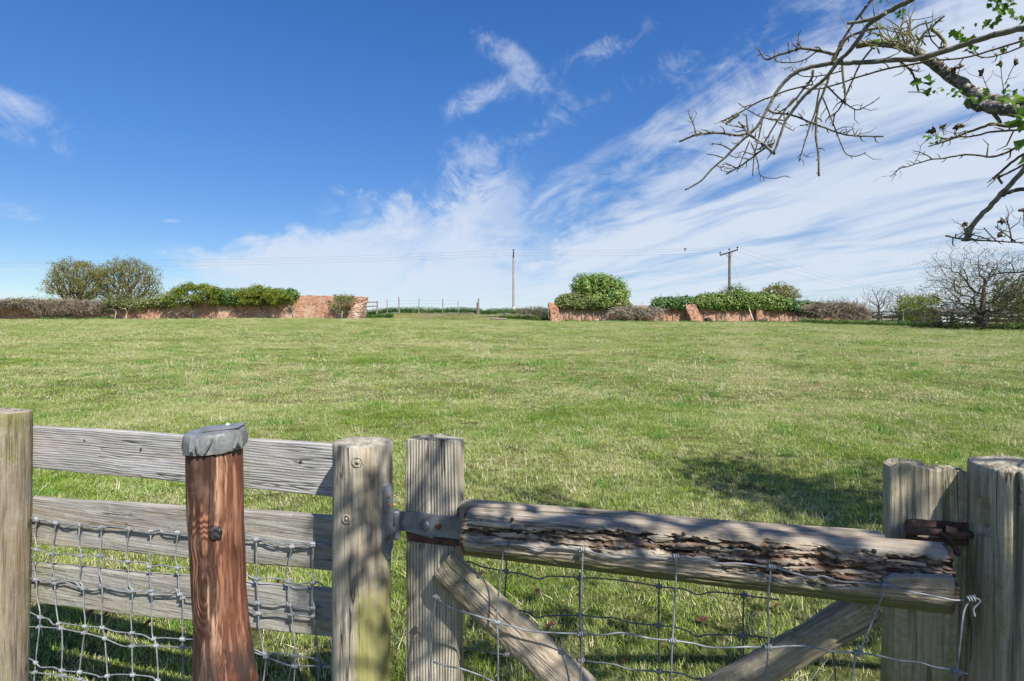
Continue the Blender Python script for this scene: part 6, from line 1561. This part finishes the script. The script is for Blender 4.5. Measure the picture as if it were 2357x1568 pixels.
def dandelion():
    d = 3.0
    for _ in range(60):
        p = P(905, 1166, d); d += (p.z - Tf(p.x, p.y) - .05) * .9
    p = P(905, 1166, d); o = thing('dandelion', (p.x, p.y, Tf(p.x, p.y)), 'small yellow dandelion flower in the grass between the hinge post and the gate', 'flower')
    mb = MB(); mb.tube([Vector((p.x, p.y, Tf(p.x, p.y))), p], .003, 5); mb.build('stem', M_NETTLE, o)
    mb = MB()
    for k in range(22):
        a = k * 2.4; t_ = .3 + .5 * (k / 22); v = Vector((math.cos(a) * t_, math.sin(a) * t_, 1 - t_ * .6)).normalized(); s_ = Vector((-v.y, v.x, 0)).normalized() * .004
        q = p + v * .022; mb.add([p - s_, q - s_, q + s_, p + s_], [(0, 1, 2, 3)])
    mb.build('flower_head', M_YELLOW, o)
dandelion()
def dark_stone():
    c_ = FE.w(64, 1545, .30); z = Tf(c_.x, c_.y); o = None; mb = MB(); secs = []; h = c_.z + .06 - z
    for k in range(9):
        f = k / 8; r_ = .17 * math.sqrt(max(.02, 1 - (f * .99) ** 3)); secs.append([Vector((math.cos(a) * r_ * (1 + .1 * nz(math.cos(a), math.sin(a), f)), math.sin(a) * r_, f * h)) for a in [2 * math.pi * j / 20 for j in range(20)]])
    mb.loft(secs); o = mb.build('stone', M_DARKSTONE, None, Matrix.Translation((c_.x - .10, c_.y, z - .03)), smooth=True, fixn=True); tag(o, 'dark blue-grey rounded stone in the grass behind the leftmost post', 'stone')
dark_stone()

# ------------------------------------------------------------------ grass
PROTO = bpy.data.collections.new('grass_patches')
def blades(n, rad, h0, h1, w, mat, seed, lean=.5, seg=3, name='grass_patch', flat=0.0):
    r_ = np.random.RandomState(seed); V = []; Fc = []; rn = []
    for _ in range(n):
        rr = rad * math.sqrt(r_.rand()); a = r_.rand() * 6.283; x, y = rr * math.cos(a), rr * math.sin(a)
        h = h0 + (h1 - h0) * r_.rand() ** 1.5; az = r_.rand() * 6.283; ln = abs(r_.randn()) * lean + flat; dx, dy = math.cos(az), math.sin(az); fa = az + 1.57 + r_.randn() * .5; sx, sy = math.cos(fa) * w * .5, math.sin(fa) * w * .5
        o = len(V); v = r_.rand(); px, pz = 0.0, 0.0; k_ = min(1.45, ln)
        for s in range(seg + 1):
            f = s / seg; th = k_ * (.35 + .9 * f)
            if s: px += h / seg * math.sin(th); pz += h / seg * math.cos(th)
            ww = 1 - f ** 1.6 * .98
            V.append((x + dx * px - sx * ww, y + dy * px - sy * ww, pz - .01)); V.append((x + dx * px + sx * ww, y + dy * px + sy * ww, pz - .01)); rn += [v, v]
        for s in range(seg): Fc.append((o + 2 * s, o + 2 * s + 1, o + 2 * s + 3, o + 2 * s + 2))
    me = bpy.data.meshes.new(name); me.from_pydata(V, [], Fc); at = me.attributes.new('rnd', 'FLOAT', 'POINT'); at.data.foreach_set('value', np.array(rn, np.float32)); me.materials.append(mat)
    ob = bpy.data.objects.new(name, me); return ob
def collect(name, obs):
    c_ = bpy.data.collections.new(name)
    for o in obs: c_.objects.link(o)
    return c_
def scatter(name, label, cat, pts, scl, col, tilt=.12):
    n = len(pts); me = bpy.data.meshes.new(name); me.from_pydata(pts.tolist(), [], [])
    rot = np.zeros((n, 3), np.float32); rot[:, 2] = NR.rand(n) * 6.283; rot[:, 0] = NR.randn(n) * tilt; rot[:, 1] = NR.randn(n) * tilt
    me.attributes.new('rot', 'FLOAT_VECTOR', 'POINT').data.foreach_set('vector', rot.ravel())
    me.attributes.new('scl', 'FLOAT', 'POINT').data.foreach_set('value', scl.astype(np.float32))
    me.attributes.new('idx', 'INT', 'POINT').data.foreach_set('value', NR.randint(0, 1000, n).astype(np.int32))
    ob = bpy.data.objects.new(name, me); COL.objects.link(ob); tag(ob, label, cat, kind='stuff')
    ng = bpy.data.node_groups.new(name + '_scatter', 'GeometryNodeTree'); ng.interface.new_socket('Geometry', in_out='INPUT', socket_type='NodeSocketGeometry'); ng.interface.new_socket('Geometry', in_out='OUTPUT', socket_type='NodeSocketGeometry')
    N = ng.nodes; gi = N.new('NodeGroupInput'); go = N.new('NodeGroupOutput'); ip = N.new('GeometryNodeInstanceOnPoints'); ci = N.new('GeometryNodeCollectionInfo')
    ci.inputs[0].default_value = col; ci.inputs['Separate Children'].default_value = True; ci.inputs['Reset Children'].default_value = True
    def na(nm, ty):
        x = N.new('GeometryNodeInputNamedAttribute'); x.data_type = ty; x.inputs[0].default_value = nm; return x.outputs[0]
    Lk = ng.links.new; Lk(gi.outputs[0], ip.inputs['Points']); Lk(ci.outputs[0], ip.inputs['Instance']); ip.inputs['Pick Instance'].default_value = True
    Lk(na('idx', 'INT'), ip.inputs['Instance Index']); Lk(na('rot', 'FLOAT_VECTOR'), ip.inputs['Rotation']); Lk(na('scl', 'FLOAT'), ip.inputs['Scale']); Lk(ip.outputs[0], go.inputs[0])
    md = ob.modifiers.new('scatter', 'NODES'); md.node_group = ng
    return ob
def field_points(d0, d1, dens, margin=1.6, ymax_fn=None):
    """random points on the field between two distances, over the width in view and some way beyond"""
    area_n = int(dens * (.95 * (d1 ** 2 - d0 ** 2) + 2 * margin * (d1 - d0)))
    d = np.sqrt(NR.rand(area_n) * (d1 ** 2 - d0 ** 2) + d0 ** 2); x = (NR.rand(area_n) * 2 - 1) * (.95 * d + margin)
    return np.stack([x, d, T(x, d)], 1)
near = collect('near_grass_patches', [blades(270, .16, .015, .046, .0032, M_GRASS, 10 + i, .75, 3, flat=.25) for i in range(7)])
midc = collect('mid_grass_patches', [blades(220, .30, .015, .045, .0070, M_GRASS, 30 + i, .8, 2, flat=.25) for i in range(6)])
farc = collect('far_grass_patches', [blades(200, .60, .015, .046, .016, M_GRASS, 50 + i, .8, 2, flat=.25) for i in range(6)])
strw = collect('dry_stem_patches', [blades(10, .10, .05, .14, .0022, M_STRAW, 70 + i, 1.1, 3, flat=.3) for i in range(6)])
strf = collect('far_dry_stem_patches', [blades(22, .45, .06, .18, .007, M_STRAW, 80 + i, .7, 2) for i in range(5)])
tusk = collect('tussock_patches', [blades(150, .14, .05, .115, .0042, M_LUSH, 90 + i, .7, 3) for i in range(4)])
tusf = collect('far_tussock_patches', [blades(110, .30, .05, .13, .016, M_LUSH, 95 + i, .6, 2) for i in range(4)])
p = field_points(1.75, 9.0, 115); scatter('near_grass', 'short green and straw grass of the field near the fence', 'grass', p, .75 + .6 * NR.rand(len(p)), near)
p = field_points(8.5, 24.0, 30); scatter('field_grass', 'grazed green and straw grass across the middle of the field', 'grass', p, .7 + .6 * NR.rand(len(p)), midc)
p = field_points(23.0, 63.5, 6.5); p = p[(p[:, 1] < 61.8) | ((p[:, 0] > -16) & (p[:, 0] < 3.5) & (p[:, 1] < 66.5))]; scatter('far_grass', 'grazed grass of the upper field below the brick walls', 'grass', p, .7 + .6 * NR.rand(len(p)), farc)
p = field_points(1.75, 14.0, 16); scatter('dry_stems', 'thin pale dry stems scattered through the near grass', 'dry grass', p, .6 + .9 * NR.rand(len(p)), strw, .3)
p = field_points(13.0, 61.5, 1.2); scatter('far_dry_stems', 'pale dry stems scattered across the far field', 'dry grass', p, .5 + .8 * NR.rand(len(p)), strf, .2)
p = field_points(1.75, 16.0, 1.5); scatter('grass_tussocks', 'lush darker tussocks standing in the near field', 'grass', p, .6 + .7 * NR.rand(len(p)), tusk)
p = field_points(14.0, 60.0, .34); scatter('far_grass_tussocks', 'dark tussocks dotted over the far field', 'grass', p, .5 + .8 * NR.rand(len(p)), tusf)
